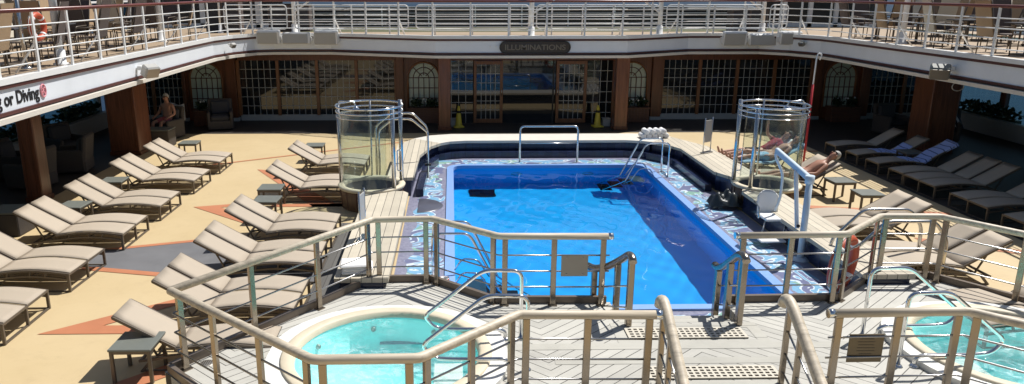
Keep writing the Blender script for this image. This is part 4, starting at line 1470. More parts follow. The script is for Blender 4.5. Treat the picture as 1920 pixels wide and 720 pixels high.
# planters and yellow cones
def foliage(mb, c, rx, ry, rz, n, size=.10, seed=1):
    rnd = random.Random(seed)
    for _ in range(n):
        while True:
            p = Vector((rnd.uniform(-1, 1), rnd.uniform(-1, 1), rnd.uniform(-1, 1)))
            if p.length < 1: break
        k = .75 + .35 * math.sin(5 * p.x + seed) * math.cos(4 * p.y)
        p = Vector((p.x * rx * k, p.y * ry, p.z * rz * k)) + Vector(c)
        a = Vector((rnd.uniform(-1, 1), rnd.uniform(-1, 1), rnd.uniform(-.2, 1))).normalized() * size * rnd.uniform(.6, 1.3)
        b = a.cross(Vector((rnd.uniform(-1, 1), rnd.uniform(-1, 1), rnd.uniform(-1, 1)))).normalized() * size * .35
        mb.add([p, p + a * .5 + b, p + a, p + a * .5 - b], [(0, 1, 2, 3)])
    return mb
def planter(label, x, y, w, seed, heads=2):
    t = thing('planter', label, 'planter', (x, y, 0), 0, 'wooden planters below the arched windows')
    mb = MB().box((x, y, .26), (w, .45, .50), None, .012)
    bx_ = mb.build('box', MT['terracotta'], t)
    mb = MB()
    for k in range(9): mb.box((x - w / 2 + w * (k + .5) / 9, y - .228, .26), (.012, .01, .46))
    mb.build('slats', MT['brown_trim'], bx_)
    MB().box((x, y, .52), (w + .06, .51, .05), None, .01).build('rim', MT['terracotta'], bx_)
    mb = MB()
    for k in range(heads):
        foliage(mb, (x + (k - (heads - 1) / 2) * w * .5, y, .68), .20, .16, .16, 190, .13, seed + k)
    mb.raw('foliage', MT['leaf'], t)
    rnd = random.Random(seed)
    mb = MB()
    for k in range(7): mb.sphere((x + rnd.uniform(-.35, .35), y + rnd.uniform(-.1, .05), .74 + rnd.uniform(0, .12)), .035, 6, 4)
    mb.build('blossom', MT['white'], t)
planter('wooden planter with two dark bushes below the arched window left of the doors', -.97, 26.1, 1.05, 3)
planter('wooden planter with dark bushes below the arched window right of the doors', 6.42, 26.1, 1.05, 8)
planter('wooden planter with white flowers below the far left arched window', -8.3, 25.6, .95, 13)
planter('shaded wooden planter below the dim far right arched window', 13.9, 26.05, 1.05, 21)
def cone(label, p):
    t = thing('warning_cone', label, 'cone', (p[0], p[1], 0), 0, 'yellow cones by the doors')
    MB().lathe([(.0, .74), (.025, .74), (.05, .66), (.12, .06)], (p[0], p[1], 0), 18).build('cone', MT['yellow'], t)
    MB().box((p[0], p[1], .03), (.34, .34, .06), R(10), .015).build('base', MT['yellow'], t)
    MB().lathe([(.064, .58), (.075, .50), (.073, .50)], (p[0], p[1], .0), 18).build('band', MT['black'], t)
cone('yellow plastic cone standing left of the doors', (.25, 25.1)); cone('yellow plastic cone standing right of the doors', (4.98, 25.1))
for lab, x in (('small pale box on the floor left of the doors', -.02 + .06), ('small pale box on the floor right of the doors', 5.30)):
    t = thing('floor_box', lab, 'box', (x, 25.25, 0), 0, 'pale boxes by the doors')
    MB().box((x, 25.25, .13), (.26, .22, .26), None, .02).build('body', MT['wall_white'], t)
    MB().box((x, 25.25, .275), (.28, .24, .03), None, .01).build('lid', MT['grey_box'], t)

# red pole
p = at(1503, 333, 0)
px_, py_ = 8.55, 17.55
t = thing('rescue_pole', 'tall thin red rescue pole with a white hook end beside the right shower', 'pole', (px_, py_, 0))
MB().tube([(px_, py_, .02), (px_ + .02, py_ + .03, 2.35)], .026, 10).build('shaft', MT['red_pole'], t)
MB().tube(fillet([(px_ + .02, py_ + .03, 2.35), (px_ + .04, py_ + .05, 2.95), (px_ + .06, py_ + .05, 3.08), (px_ + .16, py_ + .05, 3.06), (px_ + .12, py_ + .05, 2.92)], .05), .018, 8).build('hook', MT['white'], t)
MB().lathe([(0, .05), (.03, .05), (.15, .02), (.15, 0)], (px_, py_, 0), 20).build('foot', MT['black'], t)

# ------------------------------------------------------------------ side promenades: bulwark, hedge, glazed side
def side_wall(side, x, d):
    grp = 'low walls of the side promenades'
    t = thing('bulwark', 'low pale wall along the %s promenade' % side, 'wall', (x, 15, 0), 0, grp)
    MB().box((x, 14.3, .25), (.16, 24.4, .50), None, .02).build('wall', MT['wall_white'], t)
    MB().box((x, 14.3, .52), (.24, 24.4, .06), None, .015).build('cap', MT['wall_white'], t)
    t = thing('side_glazing', 'tall sea windows along the %s promenade' % side, 'windows', (x + d * .9, 15, 0), 0, 'sea windows of the side promenades')
    gx = x + d * .55
    for k in range(11):
        y = 3 + k * 2.3
        MB().box((gx, y, 1.2), (.16, .26, 2.38), None, .015).build('post', MT['brown_trim'] if side == 'right' else MT['wall_white'], t)
        if k < 10: MB().box((gx, y + 1.15, 1.25), (.015, 2.03, 2.2)).build('pane', MT['side_glass'], t)
    for k in range(6):
        y0 = 7 + k * 3.1
        mb = MB()
        foliage(mb, (x + d * .22, y0 + 1.4, .74), .16, 1.5, .26, 420, .16, 40 + k + (10 if d > 0 else 0))
        mb.box((x + d * .25, y0 + 1.4, .5), (.2, 2.7, .2))
        ob = mb.raw('hedge_plant', MT['leaf'], None, (x + d * .22, y0 + 1.4, .5))
        tag(ob, 'dark hedge on the low wall of the %s promenade, %s from the camera' % (side, ORD[k]), 'hedge', 'hedges on the %s promenade wall' % side)
side_wall('left', -11.7, -1)
side_wall('right', 17.3, 1)

# ================================================================== UPPER DECK
def upper_rail(label, pts, step, braces, group='white railings of the upper deck', nb=4, zb=3.10):
    t = thing('upper_railing', label, 'railing', (pts[len(pts) // 2][0], pts[len(pts) // 2][1], UZ), 0, group)
    MB().tube([(p[0], p[1], UZ + 1.12) for p in pts], .036, 8).build('top_rail', MT['red_rail'], t)
    for k in range(nb):
        MB().tube([(p[0], p[1], UZ + .22 + k * .215) for p in pts], .013, 6).build('rail_bar', MT['white'], t)
    # posts at equal steps along the line
    acc, nxt, idx = 0, .3, 0
    for a, b in zip(pts, pts[1:]):
        a, b = Vector((*a, 0)), Vector((*b, 0))
        L = (b - a).length
        d = (b - a).normalized()
        while nxt <= acc + L:
            p = a + d * (nxt - acc)
            ang = math.atan2(d.y, d.x)
            mb = MB().box((p.x, p.y, (zb + UZ + 1.1) / 2), (.055, .035, UZ + 1.1 - zb), ang)
            nn = Vector((-d.y, d.x, 0))
            if braces and idx % 2 == 0:
                q = p + nn * .42
                mb.bar((q.x, q.y, zb - .03), (p.x, p.y, zb + .52), .05, .02)
            mb.build('post', MT['white'], t)
            idx += 1
            nxt += step
        acc += L
PR = off(E0, -.02)
upper_rail('white railing with a red top rail along the left upper deck edge', [(PR[0][0], 6.0)] + PR[1:4], 1.22, True)
upper_rail('white railing with a red top rail along the far upper deck edge', PR[3:12], 1.22, True)
upper_rail('white railing with a red top rail along the right upper deck edge', PR[11:14] + [(PR[14][0], 6.0)], 1.22, True)

# thick white awning poles
for i, (px, py, h) in enumerate(((115, 122, 3.2), (303, 78, 3.2), (553, 62, 2.6), (996, 69, 2.6), (1236, 66, 2.6), (1428, 60, 2.6), (1690, 82, 3.2), (414, 62, 2.6))):
    p = at(px, py, UZ)
    labs = ['thick white pole at the left upper deck rail beside the life ring', 'thick white pole on the left upper deck between the chairs',
            'thick white pole on the far upper deck above the left light boxes', 'thick white pole on the far upper deck above the name board',
            'thick white pole on the far upper deck right of the name board', 'thick white pole on the far upper deck above the right light boxes',
            'thick white pole on the right upper deck among the chairs', 'thin white pole at the far left corner of the upper deck']
    t = thing('deck_pole', labs[i], 'pole', p, 0, 'white poles of the upper deck')
    r = .075 if i != 7 else .035
    MB().tube([(p.x, p.y, UZ), (p.x, p.y, UZ + h)], r, 14).build('shaft', MT['white'], t)
    MB().lathe([(r, .32), (r + .03, .30), (r + .03, .05), (r + .07, .04), (r + .07, 0)], (p.x, p.y, UZ), 18).build('base', MT['white'], t)
    if 2 <= i <= 5:
        s = -1 if i > 3 else 1
        MB().bar((p.x + s * .05, p.y - .02, UZ + .75), (p.x + s * .9, p.y - .3, UZ + 1.3), .05, .05).build('brace', MT['white'], t)

# inner rail panels with rounded corners behind the far edge
xs = [at(px, 64, UZ).x for px in (425, 553, 996, 1236, 1428, 1475)]
spans = [(xs[0], xs[1]), (xs[1], (xs[1] + xs[2]) / 2), ((xs[1] + xs[2]) / 2, xs[2]), (xs[2], xs[3]), (xs[3], xs[4]), (xs[4], xs[5])]
YI = at(996, 66, UZ).y + .25
for k, (a, b) in enumerate(spans):
    t = thing('rail_panel', 'white rail panel with rounded corners on the far upper deck, %s from the left' % ORD[k], 'rail panel', ((a + b) / 2, YI, UZ), 0, 'rounded rail panels of the far upper deck')
    a += .13; b -= .13
    z0, z1 = UZ + .20, UZ + .98
    fr = fillet([((a + b) / 2, YI, z0), (a, YI, z0), (a, YI, z1), (b, YI, z1), (b, YI, z0), ((a + b) / 2, YI, z0)], .14, 5)
    MB().tube(fr, .019, 8).build('frame', MT['white'], t)
    for q in range(1, 5):
        MB().tube([(a, YI, z0 + (z1 - z0) * q / 5), (b, YI, z0 + (z1 - z0) * q / 5)], .012, 6).build('rail_bar', MT['white'], t)
    nn = max(2, round((b - a) / 1.15))
    for q in range(nn):
        x = a + (b - a) * (q + .5) / nn
        MB().box((x, YI + .02, UZ + .5), (.045, .035, 1.0)).build('post', MT['white'], t)
# turf strip, dark windscreen and its white rails far aft
o = MB().sheet([(-7.0, 27.6), (12.6, 27.6), (12.6, 31.2), (-7.0, 31.2)], UZ + .004).raw('turf', MT['turf']); tag(o, kind='structure')
t = thing('windscreen', 'long dark glass windscreen across the far end of the upper deck', 'windscreen', (2.5, 31.3, UZ))
for k in range(10):
    x0 = -6.6 + k * 1.9
    MB().box((x0 + .95, 31.3, UZ + .42), (1.86, .03, .78)).build('pane', MT['dark_screen'], t)
    MB().box((x0, 31.27, UZ + .44), (.05, .06, .88)).build('post', MT['white'], t)
for side, xa, nn, st in (('left', -12.3, 5, 1.12), ('right', 12.6, 5, 1.08)):
    t2 = thing('aft_windows', 'row of tall dark windows in white frames at the far %s of the upper deck' % side, 'windows', (xa, 31.3, UZ), 0, 'tall aft windows of the upper deck')
    for k in range(nn):
        MB().box((xa + (k + .5) * st, 31.3, UZ + 1.2), (st - .2, .03, 2.1)).build('pane', MT['dark_screen'], t2)
        MB().box((xa + k * st, 31.27, UZ + 1.2), (.17, .10, 2.4)).build('post', MT['white'], t2)
    MB().box((xa + nn * st / 2, 31.28, UZ + .08), (nn * st, .12, .16)).build('sill', MT['white'], t2)
    MB().box((xa + nn * st / 2, 31.28, UZ + 2.32), (nn * st, .14, .18)).build('header', MT['white'], t2)
for z in (.10, .33, .56, .80):
    MB().tube([(-6.7, 31.22, UZ + z), (12.5, 31.22, UZ + z)], .014, 6).build('rail_bar', MT['white'], t)
# outer glass windscreens of the upper deck
for side, x, d in (('left', LX + .15, 1), ('right', RX - .15, -1)):
    t = thing('glass_windscreen', 'tall white framed glass windscreen along the %s side of the upper deck' % side, 'windscreen', (x, 18, UZ), 0, 'side windscreens of the upper deck')
    for k in range(14):
        y = 6 + k * 1.85
        MB().box((x, y, UZ + 1.1), (.10, .10, 2.2), None, .01).build('post', MT['white'], t)
        if k < 13:
            MB().box((x, y + .925, UZ + 1.12), (.015, 1.72, 1.9)).build('pane', MT['tint_glass'], t)
    for z in (.12, 1.05, 2.15):
        MB().box((x, 18.0, UZ + z), (.07, 24.1, .07)).build('rail', MT['white'], t)

# ------------------------------------------------------------------ upper deck chairs and tables
def chair_proto(name, label, sl, fr):
    t = thing(name, label, 'chair', (0, 0, 0))
    mb = MB().grid(lambda u, v: (-.22 + .44 * v, -.23 + .46 * u, .44 + .015 * math.sin(PI * u)), 4, 2, True, .02)
    mb.build('seat', sl, t)
    mb = MB()
    def bk(u, v): return (-.25 + .50 * v, .23 + .20 * u + .01, .44 + .80 * u)
    mb.grid(bk, 4, 2, True)
    mb.grid(lambda u, v: (lambda p: (p[0], p[1] + .022, p[2]))(bk(u, v)), 4, 2, True)
    mb.build('backrest', sl, t)
    for s in (-1, 1):
        for yy in (-.22, .22):
            MB().tube([(s * .235, yy, 0), (s * .235, yy * .95, .44)], .014, 6).build('leg', fr, t)
        MB().tube(fillet([(s * .235, -.22, .44), (s * .25, -.20, .64), (s * .25, .20, .66)], .06, 3), .014, 6).build('armrest', fr, t)
        MB().tube([(s * .255, .22, .44), (s * .255, .44, 1.24)], .014, 6).build('back_frame', fr, t)
    return t
def table_proto():
    t = thing('cafe_table', 'x', 'table', (0, 0, 0))
    MB().box((0, 0, .72), (.72, .72, .035), None, .012).build('table_top', MT['cushion'], t)
    MB().tube([(0, 0, .03), (0, 0, .71)], .035, 10).build('pedestal', MT['frame'], t)
    MB().box((0, 0, .02), (.44, .44, .035), None, .01).build('foot', MT['frame'], t)
    return t
kinds = [('tan', MT['chair_tan']), ('pale', MT['chair_pale']), ('brown', MT['chair_brown'])]
protos = {}
cnt = {}
def put_chair(kind, side, lab, x, y, rz):
    lab = lab % kind
    grp = 'chairs on the %s upper deck' % side
    if kind not in protos:
        p = chair_proto('deck_chair', lab, dict(kinds)[kind], MT['frame'])
        p['group'] = grp
        p.location = (x, y, UZ); p.rotation_euler = (0, 0, rz)
        protos[kind] = p
    else:
        dup(protos[kind], (x, y, UZ), rz, lab, grp)
tp = None
def put_table(lab, x, y):
    global tp
    if tp is None:
        tp = table_proto(); tp['label'] = lab; tp['group'] = 'cafe tables of the upper deck'
        tp.location = (x, y, UZ)
    else: dup(tp, (x, y, UZ), R(8), lab, 'cafe tables of the upper deck')
rnd = random.Random(4)
ci = 0
for side, rows, KS in (('left', ((-8.85, 13.2, 6, 2.0, 'rail'), (-11.2, 14.2, 6, 2.0, 'glass')), ['brown', 'tan', 'brown', 'pale', 'tan', 'brown']),
                       ('right', ((13.3, 15.2, 5, 2.1, 'rail'), (15.9, 16.2, 5, 2.1, 'glass')), ['tan', 'pale', 'brown', 'pale', 'tan', 'tan', 'brown'])):
    for (xx, y0, nn, st, nm) in rows:
        for k in range(nn):
            y = y0 + k * st
            put_table('dark square cafe table, %s from the camera along the %s upper deck %s' % (ORD[k], side, nm), xx, y)
            for (dx, dy, rz, wh) in ((0, .74, 0, 'far'), (.02, -.74, PI, 'near'), (.76, .05, -PI / 2, 'right'), (-.76, -.03, PI / 2, 'left')):
                if rnd.random() < .10: continue
                put_chair(KS[ci % len(KS)], side, '%s high backed chair, ' + '%s side of the %s table along the %s upper %s' % (wh, ORD[k], side, nm),
                          xx + dx + rnd.uniform(-.05, .05), y + dy + rnd.uniform(-.05, .05), rz + rnd.uniform(-.25, .25))
                ci += 1
# dark service stations at the far corners
for lab, (x, y), s in (('dark waiter station at the far left corner of the upper deck', (-5.9, 28.3), (1.5, .6, .95)), ('dark waiter station at the far right corner of the upper deck', (10.9, 28.0), (1.3, .6, .8)),
                       ('dark cabinet behind the left corner railing of the upper deck', (-8.1, 27.6), (1.2, .6, 1.1))):
    t = thing('waiter_station', lab, 'cabinet', (x, y, UZ), 0, 'waiter stations of the upper deck')
    MB().box((x, y, UZ + s[2] / 2), s, None, .02).build('body', MT['chair_brown'], t)
    MB().box((x, y, UZ + s[2] + .02), (s[0] + .06, s[1] + .06, .04), None, .01).build('top', MT['dark_screen'], t)
    for q in (-.25, .25): MB().box((x + q * s[0], y - s[1] / 2 - .006, UZ + s[2] / 2), (s[0] * .44, .014, s[2] * .85), None, .004).build('door', MT['cushion'], t)
# red towel over a chair back and the upper life ring on its stand
c = at(122, 92, UZ)
mb = MB()
mb.grid(lambda u, v: (-9.0 - .04 + .02 * math.sin(9 * v), 15.2 + .46 * v, UZ + .50 + .66 * u), 8, 6, True)
mb.grid(lambda u, v: (-9.0 + .03 + .02 * math.sin(9 * v), 15.2 + .46 * v, UZ + .72 + .44 * u), 8, 6, True)
mb.grid(lambda u, v: (-9.04 + .07 * u, 15.2 + .46 * v, UZ + 1.16 + .015 * math.sin(PI * u)), 4, 6, True)
tag(mb.build('beach_towel', MT['red_cloth'], None, (-9.0, 15.4, UZ + .5)), 'red towel hung over a chair on the left upper deck beside the thick pole', 'towel')
q = aty(40, 60, 14.6)
t = thing('ring_post', 'slim grey post carrying a life ring on the left upper deck', 'post', (q.x, 14.6, UZ))
MB().tube([(q.x, 14.6, UZ), (q.x, 14.6, UZ + 1.55)], .035, 10).build('shaft', MT['steel'], t)
MB().lathe([(0, .04), (.10, .03), (.10, 0)], (q.x, 14.6, UZ), 16).build('base', MT['steel'], t)
q = aty(70, 50, 14.45)
life_ring('orange and white life ring hung on the post on the left upper deck', (q.x, 14.45, q.z), (.99, -.03, .0), .215, .055)

# ================================================================== LOUNGERS
SL = 1.17          # seat length
def lounger_proto(name, nsl, width):
    """foot at the origin, head towards -x; nsl slings side by side"""
    t = thing(name, 'x', 'lounger', (0, 0, 0))
    W = width / 2
    fz = lambda x: .285 + .055 * math.sin(PI * min(1, max(0, -x / SL)))
    ys = [-W, W] if nsl == 1 else [-W, 0, W]
    mb = MB()
    for y in ys:
        up = [(-SL * i / 10, y, fz(-SL * i / 10)) for i in range(11)]
        lo = [(-.02 - SL * i / 10, y, .20 + .055 * math.sin(PI * i / 10)) for i in range(11)]
        for pts in (up, lo):
            for a, b in zip(pts, pts[1:]): mb.bar(a, b, .028, .028)
        for i in (3, 5, 8): mb.bar(lo[i], up[i], .02, .03)
        mb.bar(lo[-1], (-1.62, y, .14), .026, .03)
    mb.box((-.012, 0, .285), (.035, width + .03, .03)); mb.box((-SL, 0, .275), (.03, width, .03))
    mb.box((-1.6, 0, .14), (.03, width, .03)); mb.box((-.6, 0, .24), (.03, width, .026))
    mb.build('frame', MT['frame'], t)
    for y in ys:
        MB().box((-.018, y, .145), (.04, .035, .29), None, .003).build('leg', MT['frame'], t)
    for y in (ys[0], ys[-1]):
        MB().bar((-1.45, y, .17), (-1.60, y, .0), .03, .035).build('leg', MT['frame'], t)
    mb = MB().box((-.02, 0, .014), (.035, width + .03, .022))
    for y in (ys[0], ys[-1]): mb.bar((-.02, y, .013), (-1.6, y, .013), .024, .018)
    mb.build('skid', MT['frame'], t)
    hz0, hx1, hz1 = .292, -1.88, .705
    for k in range(nsl):
        y0 = -W + .015 + k * (2 * W / nsl) + (0 if nsl == 1 else .012)
        y1 = -W + (k + 1) * (2 * W / nsl) - .015 - (0 if nsl == 1 else .012)
        MB().grid(lambda u, v: (-.005 - u * SL, y0 + (y1 - y0) * v, fz(-u * SL) + .026 - .006 * math.sin(PI * v)), 12, 4, True, .014).build('sling', MT['sling'], t)
        bk = lambda u, v: (-SL + (hx1 + SL) * u, y0 + .02 + (y1 - y0 - .04) * v, hz0 + .03 + (hz1 - hz0) * u - .006 * math.sin(PI * v) - .008 * math.sin(PI * u))
        bkr = MB().grid(bk, 6, 4, True, .016).build('backrest', MT['sling'], t)
        mb = MB()
        for y in (y0 + .008, y1 - .008):
            mb.bar((-SL, y, hz0), (hx1, y, hz1 + .0), .03, .034)
        mb.bar((hx1, y0, hz1), (hx1, y1, hz1), .028, .028)
        mb.build('back_frame', MT['frame'], bkr)
        mb = MB()
        for y in (y0 + .06, y1 - .06):
            mb.bar((-1.60, y, .545), (-1.42, y, .17), .022, .022)
            mb.bar((-1.42, y, .17), (-1.30, y, .20), .02, .02)
        mb.bar((-1.42, y0 + .06, .17), (-1.42, y1 - .06, .17), .02, .02)
        mb.build('strut', MT['frame'], bkr)
    return t
DOUB = lounger_proto('double_sun_lounger', 2, 1.16)
SING = lounger_proto('sun_lounger', 1, .58)
used = set()
def put_lounger(proto, x, y, rz, label, group):
    if proto.name not in used:
        used.add(proto.name)
        proto.location = (x, y, 0); proto.rotation_euler = (0, 0, rz); proto['label'] = label; proto['group'] = group
        return proto
    return dup(proto, (x, y, 0), rz, label, group)
g = 'double loungers in the outer row on the left'
for i, (y, lab) in enumerate(((9.64, 'double sun lounger at the left edge, nearest the camera in the outer left row'),
                              (11.43, 'second double sun lounger from the camera in the outer left row'),
                              (13.34, 'double sun lounger beside the grey deck patch in the outer left row'),
                              (15.12, 'double sun lounger in front of the nearest wooden column on the left'),
                              (17.18, 'double sun lounger between the two left wooden columns, second farthest in its row'),
                              (19.12, 'farthest double sun lounger in the outer left row, by the wide wooden pillar'))):
    put_lounger(DOUB, -5.87, y, R([1, -1, .5, 0, -.8, .6][i]), lab, g)
g = 'double loungers in the inner row on the left'
for i, (y, lab) in enumerate(((10.02, 'double sun lounger nearest the left railing corner in the inner left row'),
                              (11.72, 'double sun lounger with its head on the grey deck patch in the inner left row'),
                              (13.38, 'double sun lounger just nearer than the left shower in the inner left row'),
                              (16.46, 'double sun lounger level with the left shower glass, second farthest in the inner row'),
                              (18.75, 'farthest double sun lounger in the inner left row, behind the shower glass'))):
    put_lounger(DOUB, -2.16, y, R([-.6, .8, 0, .5, -.5][i]), lab, g)
put_lounger(SING, -2.2, 8.62, R(.5), 'single sun lounger by the bottom left side table next to the near railing', 'single loungers')
g = 'double loungers in the sunny row on the right'
for y, lab in ((18.7, 'double sun lounger on the right with two sunbathers on it behind the right shower'),
               (16.75, 'double sun lounger on the right with a lone man lying on it'),
               (13.45, 'empty double sun lounger in the sun behind the pool lift'),
               (11.45, 'empty double sun lounger in the sun behind the right railing'),
               (9.3, 'double sun lounger in the sun at the right edge, nearest the camera')):
    put_lounger(DOUB, 6.88, y, PI + R(.5), lab, g)
SH = [(1554, 266, 1571, 275, 1), (1585, 282, 1606, 291, 1), (1650, 297, 1672, 307, 1), (1666, 315, 1690, 325, 1), (1692, 326, 1754, 350, 2), (1774, 361, 1856, 390, 2), (1879, 405, 1950, 432, 2)]
labs = ['shaded single sun lounger farthest away on the right, bare', 'shaded single sun lounger on the right under a blue striped towel, farther one',
        'shaded single sun lounger on the right under a blue striped towel, nearer one', 'shaded single sun lounger on the right next to the nearer striped towel',
        'shaded double sun lounger on the right in the middle of its row', 'shaded double sun lounger on the right, second from the camera', 'shaded double sun lounger at the right edge behind the railing']
shy = []
for (a, b, c, d, n), lab in zip(SH, labs):
    p, q = at(a, b, .3), at(c, d, .3)
    y = (p.y + q.y) / 2
    shy.append(y)
    put_lounger(SING if n == 1 else DOUB, 10.72, y, PI, lab, 'shaded loungers on the right')
# striped towels on two of them (follow the sling and the back)
def towel_on(y, lab, s0, s1, w=.56):
    mb = MB()
    def path(s):
        if s < SL: return -s, .285 + .055 * math.sin(PI * s / SL) + .045
        k = (s - SL)
        return -SL - k * .86, .34 + k * .50
    x0 = 10.72
    def fn(u, v):
        s = s0 + (s1 - s0) * u
        a, z = path(s)
        e = abs(2 * v - 1)
        return (x0 - a, y + (v - .5) * w + .015 * math.sin(9 * s), z + .012 * math.sin(11 * s + 4 * v) - .05 * max(0, e - .8) * 5)
    mb.grid(fn, 30, 8, True, .012)
    return tag(mb.build('striped_towel', MT['towel_stripe'], None, (x0 + .5, y, .35)), lab, 'towel', 'striped towels on the shaded loungers')
towel_on(shy[1], 'blue striped towel laid low on the farther shaded lounger', .55, 1.55)
towel_on(shy[2], 'blue striped towel draped over the raised back of the nearer shaded lounger', .75, 2.12)

# ------------------------------------------------------------------ side tables
def stable_proto():
    t = thing('side_table', 'x', 'side table', (0, 0, 0))
    MB().box((0, 0, .435), (.50, .50, .03), None, .006).build('table_top', MT['table'], t)
    for x in (-.22, .22):
        for y in (-.22, .22):
            MB().box((x, y, .21), (.04, .04, .42), None, .004).build('leg', MT['frame'], t)
    mb = MB()
    for s in (-.22, .22): mb.box((s, 0, .40), (.03, .42, .035)); mb.box((0, s, .40), (.42, .03, .035))
    mb.build('apron', MT['frame'], t)
    return t
ST = stable_proto()
first = True
for x, y, rz, lab in ((-3.78, 8.25, 0, 'square side table in the sun at the bottom left beside the single lounger'),
                      (-7.25, 20.45, 2, 'square side table farthest back on the left beside the wide pillar'),
                      (-7.42, 14.24, -2, 'square side table between the loungers in front of the left column'),
                      (-7.5, 16.22, 3, 'square side table in the outer left row between the two columns'),
                      (-3.86, 15.52, 1, 'square side table in the inner left row, farther of the close pair'),
                      (-3.72, 14.56, -2, 'square side table in the inner left row, nearer of the close pair'),
                      (-3.72, 20.05, 0, 'square side table behind the farthest inner left lounger'),
                      (8.62, 15.90, 2, 'square side table in the sun beside the lone sunbathing man'),
                      (8.66, 14.84, -2, 'square side table in the sun behind the pool lift loungers'),
                      (12.0, (shy[1] + shy[2]) / 2, 0, 'shaded square side table between the two striped towels')):
    if first:
        ST.location = (x, y, 0); ST.rotation_euler = (0, 0, R(rz)); ST['label'] = lab; ST['group'] = 'square side tables by the loungers'; first = False
    else: dup(ST, (x, y, 0), R(rz), lab, 'square side tables by the loungers')
t = thing('wicker_cube', 'dark wicker cube table with a grey top at the left edge', 'table', (-8.45, 13.85, 0))
MB().box((-8.45, 13.85, .22), (.58, .58, .44), None, .02).build('body', MT['wicker'], t)
MB().box((-8.45, 13.85, .46), (.62, .62, .03), None, .008).build('top', MT['table'], t)
t = thing('wicker_cube', 'wicker cube table in front of the seated man in the far left corner', 'table', (-8.75, 22.1, 0))
MB().box((-8.75, 22.1, .25), (.85, .6, .5), None, .02).build('body', MT['wicker'], t)
MB().box((-8.75, 22.1, .52), (.88, .63, .03), None, .008).build('top', MT['table'], t)

# ------------------------------------------------------------------ wicker armchairs
def wicker_proto():
    t = thing('wicker_armchair', 'x', 'armchair', (0, 0, 0))
    MB().box((0, 0, .18), (.78, .78, .30), None, .03).build('base', MT['wicker'], t)
    MB().box((0, -.03, .40), (.60, .66, .16), None, .05).build('seat_cushion', MT['cushion'], t)
    wb = MB().box((0, .36, .60), (.80, .12, .74), Matrix.Rotation(R(-8), 3, 'X'), .04).build('back', MT['wicker'], t)
    MB().box((0, .25, .68), (.60, .13, .46), Matrix.Rotation(R(-10), 3, 'X'), .05).build('back_cushion', MT['cushion'], wb)
    for s in (-1, 1): MB().box((s * .36, -.02, .34), (.10, .78, .56), None, .03).build('arm', MT['wicker'], t)
    return t
WA = wicker_proto()
first = True
for x, y, rz, lab in ((-9.9, 17.3, -100, 'dark wicker armchair in the left shade just beyond the nearest column'),
                      (-9.7, 18.9, -80, 'dark wicker armchair in the left shade midway between the two pillars'),
                      (-10.7, 18.2, 90, 'dark wicker armchair against the low wall in the left shade'),
                      (-10.6, 20.4, 60, 'dark wicker armchair in the left shade left of the wide pillar'),
                      (-10.6, 15.3, -90, 'dark wicker armchair at the left edge in the shade'),
                      (-8.95, 23.35, -20, 'dark wicker armchair holding the seated man in red shorts'),
                      (-9.85, 23.2, 30, 'dark wicker armchair behind the wide pillar holding the half hidden person'),
                      (-7.75, 25.0, 15, 'dark wicker armchair beside the flower planter in the far left corner'),
                      (15.3, 22.6, -30, 'dark wicker armchair with a striped towel in the far right shade'),
                      (15.6, 18.6, 80, 'dark wicker armchair in the right shade by the low wall'),
                      (15.6, 16.4, 95, 'dark wicker armchair in the right shade near the frame edge'),
                      (14.2, 23.6, 10, 'dark wicker armchair in the right shade by the dim arched window')):
    if first:
        WA.location = (x, y, 0); WA.rotation_euler = (0, 0, R(rz)); WA['label'] = lab; WA['group'] = 'wicker armchairs in the shade'; first = False
    else: dup(WA, (x, y, 0), R(rz), lab, 'wicker armchairs in the shade')
mb = MB().grid(lambda u, v: (15.05 + .6 * u, 22.28 + .1 * math.sin(5 * u) * .2 + .45 * v, .95 - .5 * (1 - v) + .03 * math.sin(6 * v)), 8, 8, True, .02)
tag(mb.build('striped_towel', MT['towel_bw'], None, (15.3, 22.4, .5)), 'black and white striped towel on the armchair in the far right shade', 'towel')

# ================================================================== PEOPLE
def skin_mesh(name, J, edges, mat, parent, levels=2):
    """one continuous body: joints {name: (x, y, z, r)}, grown with Skin + Subdivision"""
    names = list(J)
    me = bpy.data.meshes.new(name)
    me.from_pydata([J[n][:3] for n in names], [(names.index(a), names.index(b)) for a, b in edges], [])
    bm = bmesh.new(); bm.from_mesh(me); bm.verts.layers.skin.verify(); bm.to_mesh(me); bm.free()
    o = bpy.data.objects.new(name, me)
    COL.objects.link(o)
    sk = o.modifiers.new('s', 'SKIN')
    sk.use_smooth_shade = True
    for i, n in enumerate(names):
        r = J[n][3]
        me.skin_vertices[0].data[i].radius = (r, r) if not isinstance(r, tuple) else r
        me.skin_vertices[0].data[i].use_root = (i == 0)
    sb = o.modifiers.new('b', 'SUBSURF'); sb.levels = levels; sb.render_levels = levels
    dg = bpy.context.evaluated_depsgraph_get()
    m2 = bpy.data.meshes.new_from_object(o.evaluated_get(dg))
    bpy.data.objects.remove(o)
    m2.materials.clear(); m2.materials.append(mat)
    for p in m2.polygons: p.use_smooth = True
    m2.name = name
    ob = bpy.data.objects.new(name, m2)
    COL.objects.link(ob)
    ob.parent = parent
    return ob
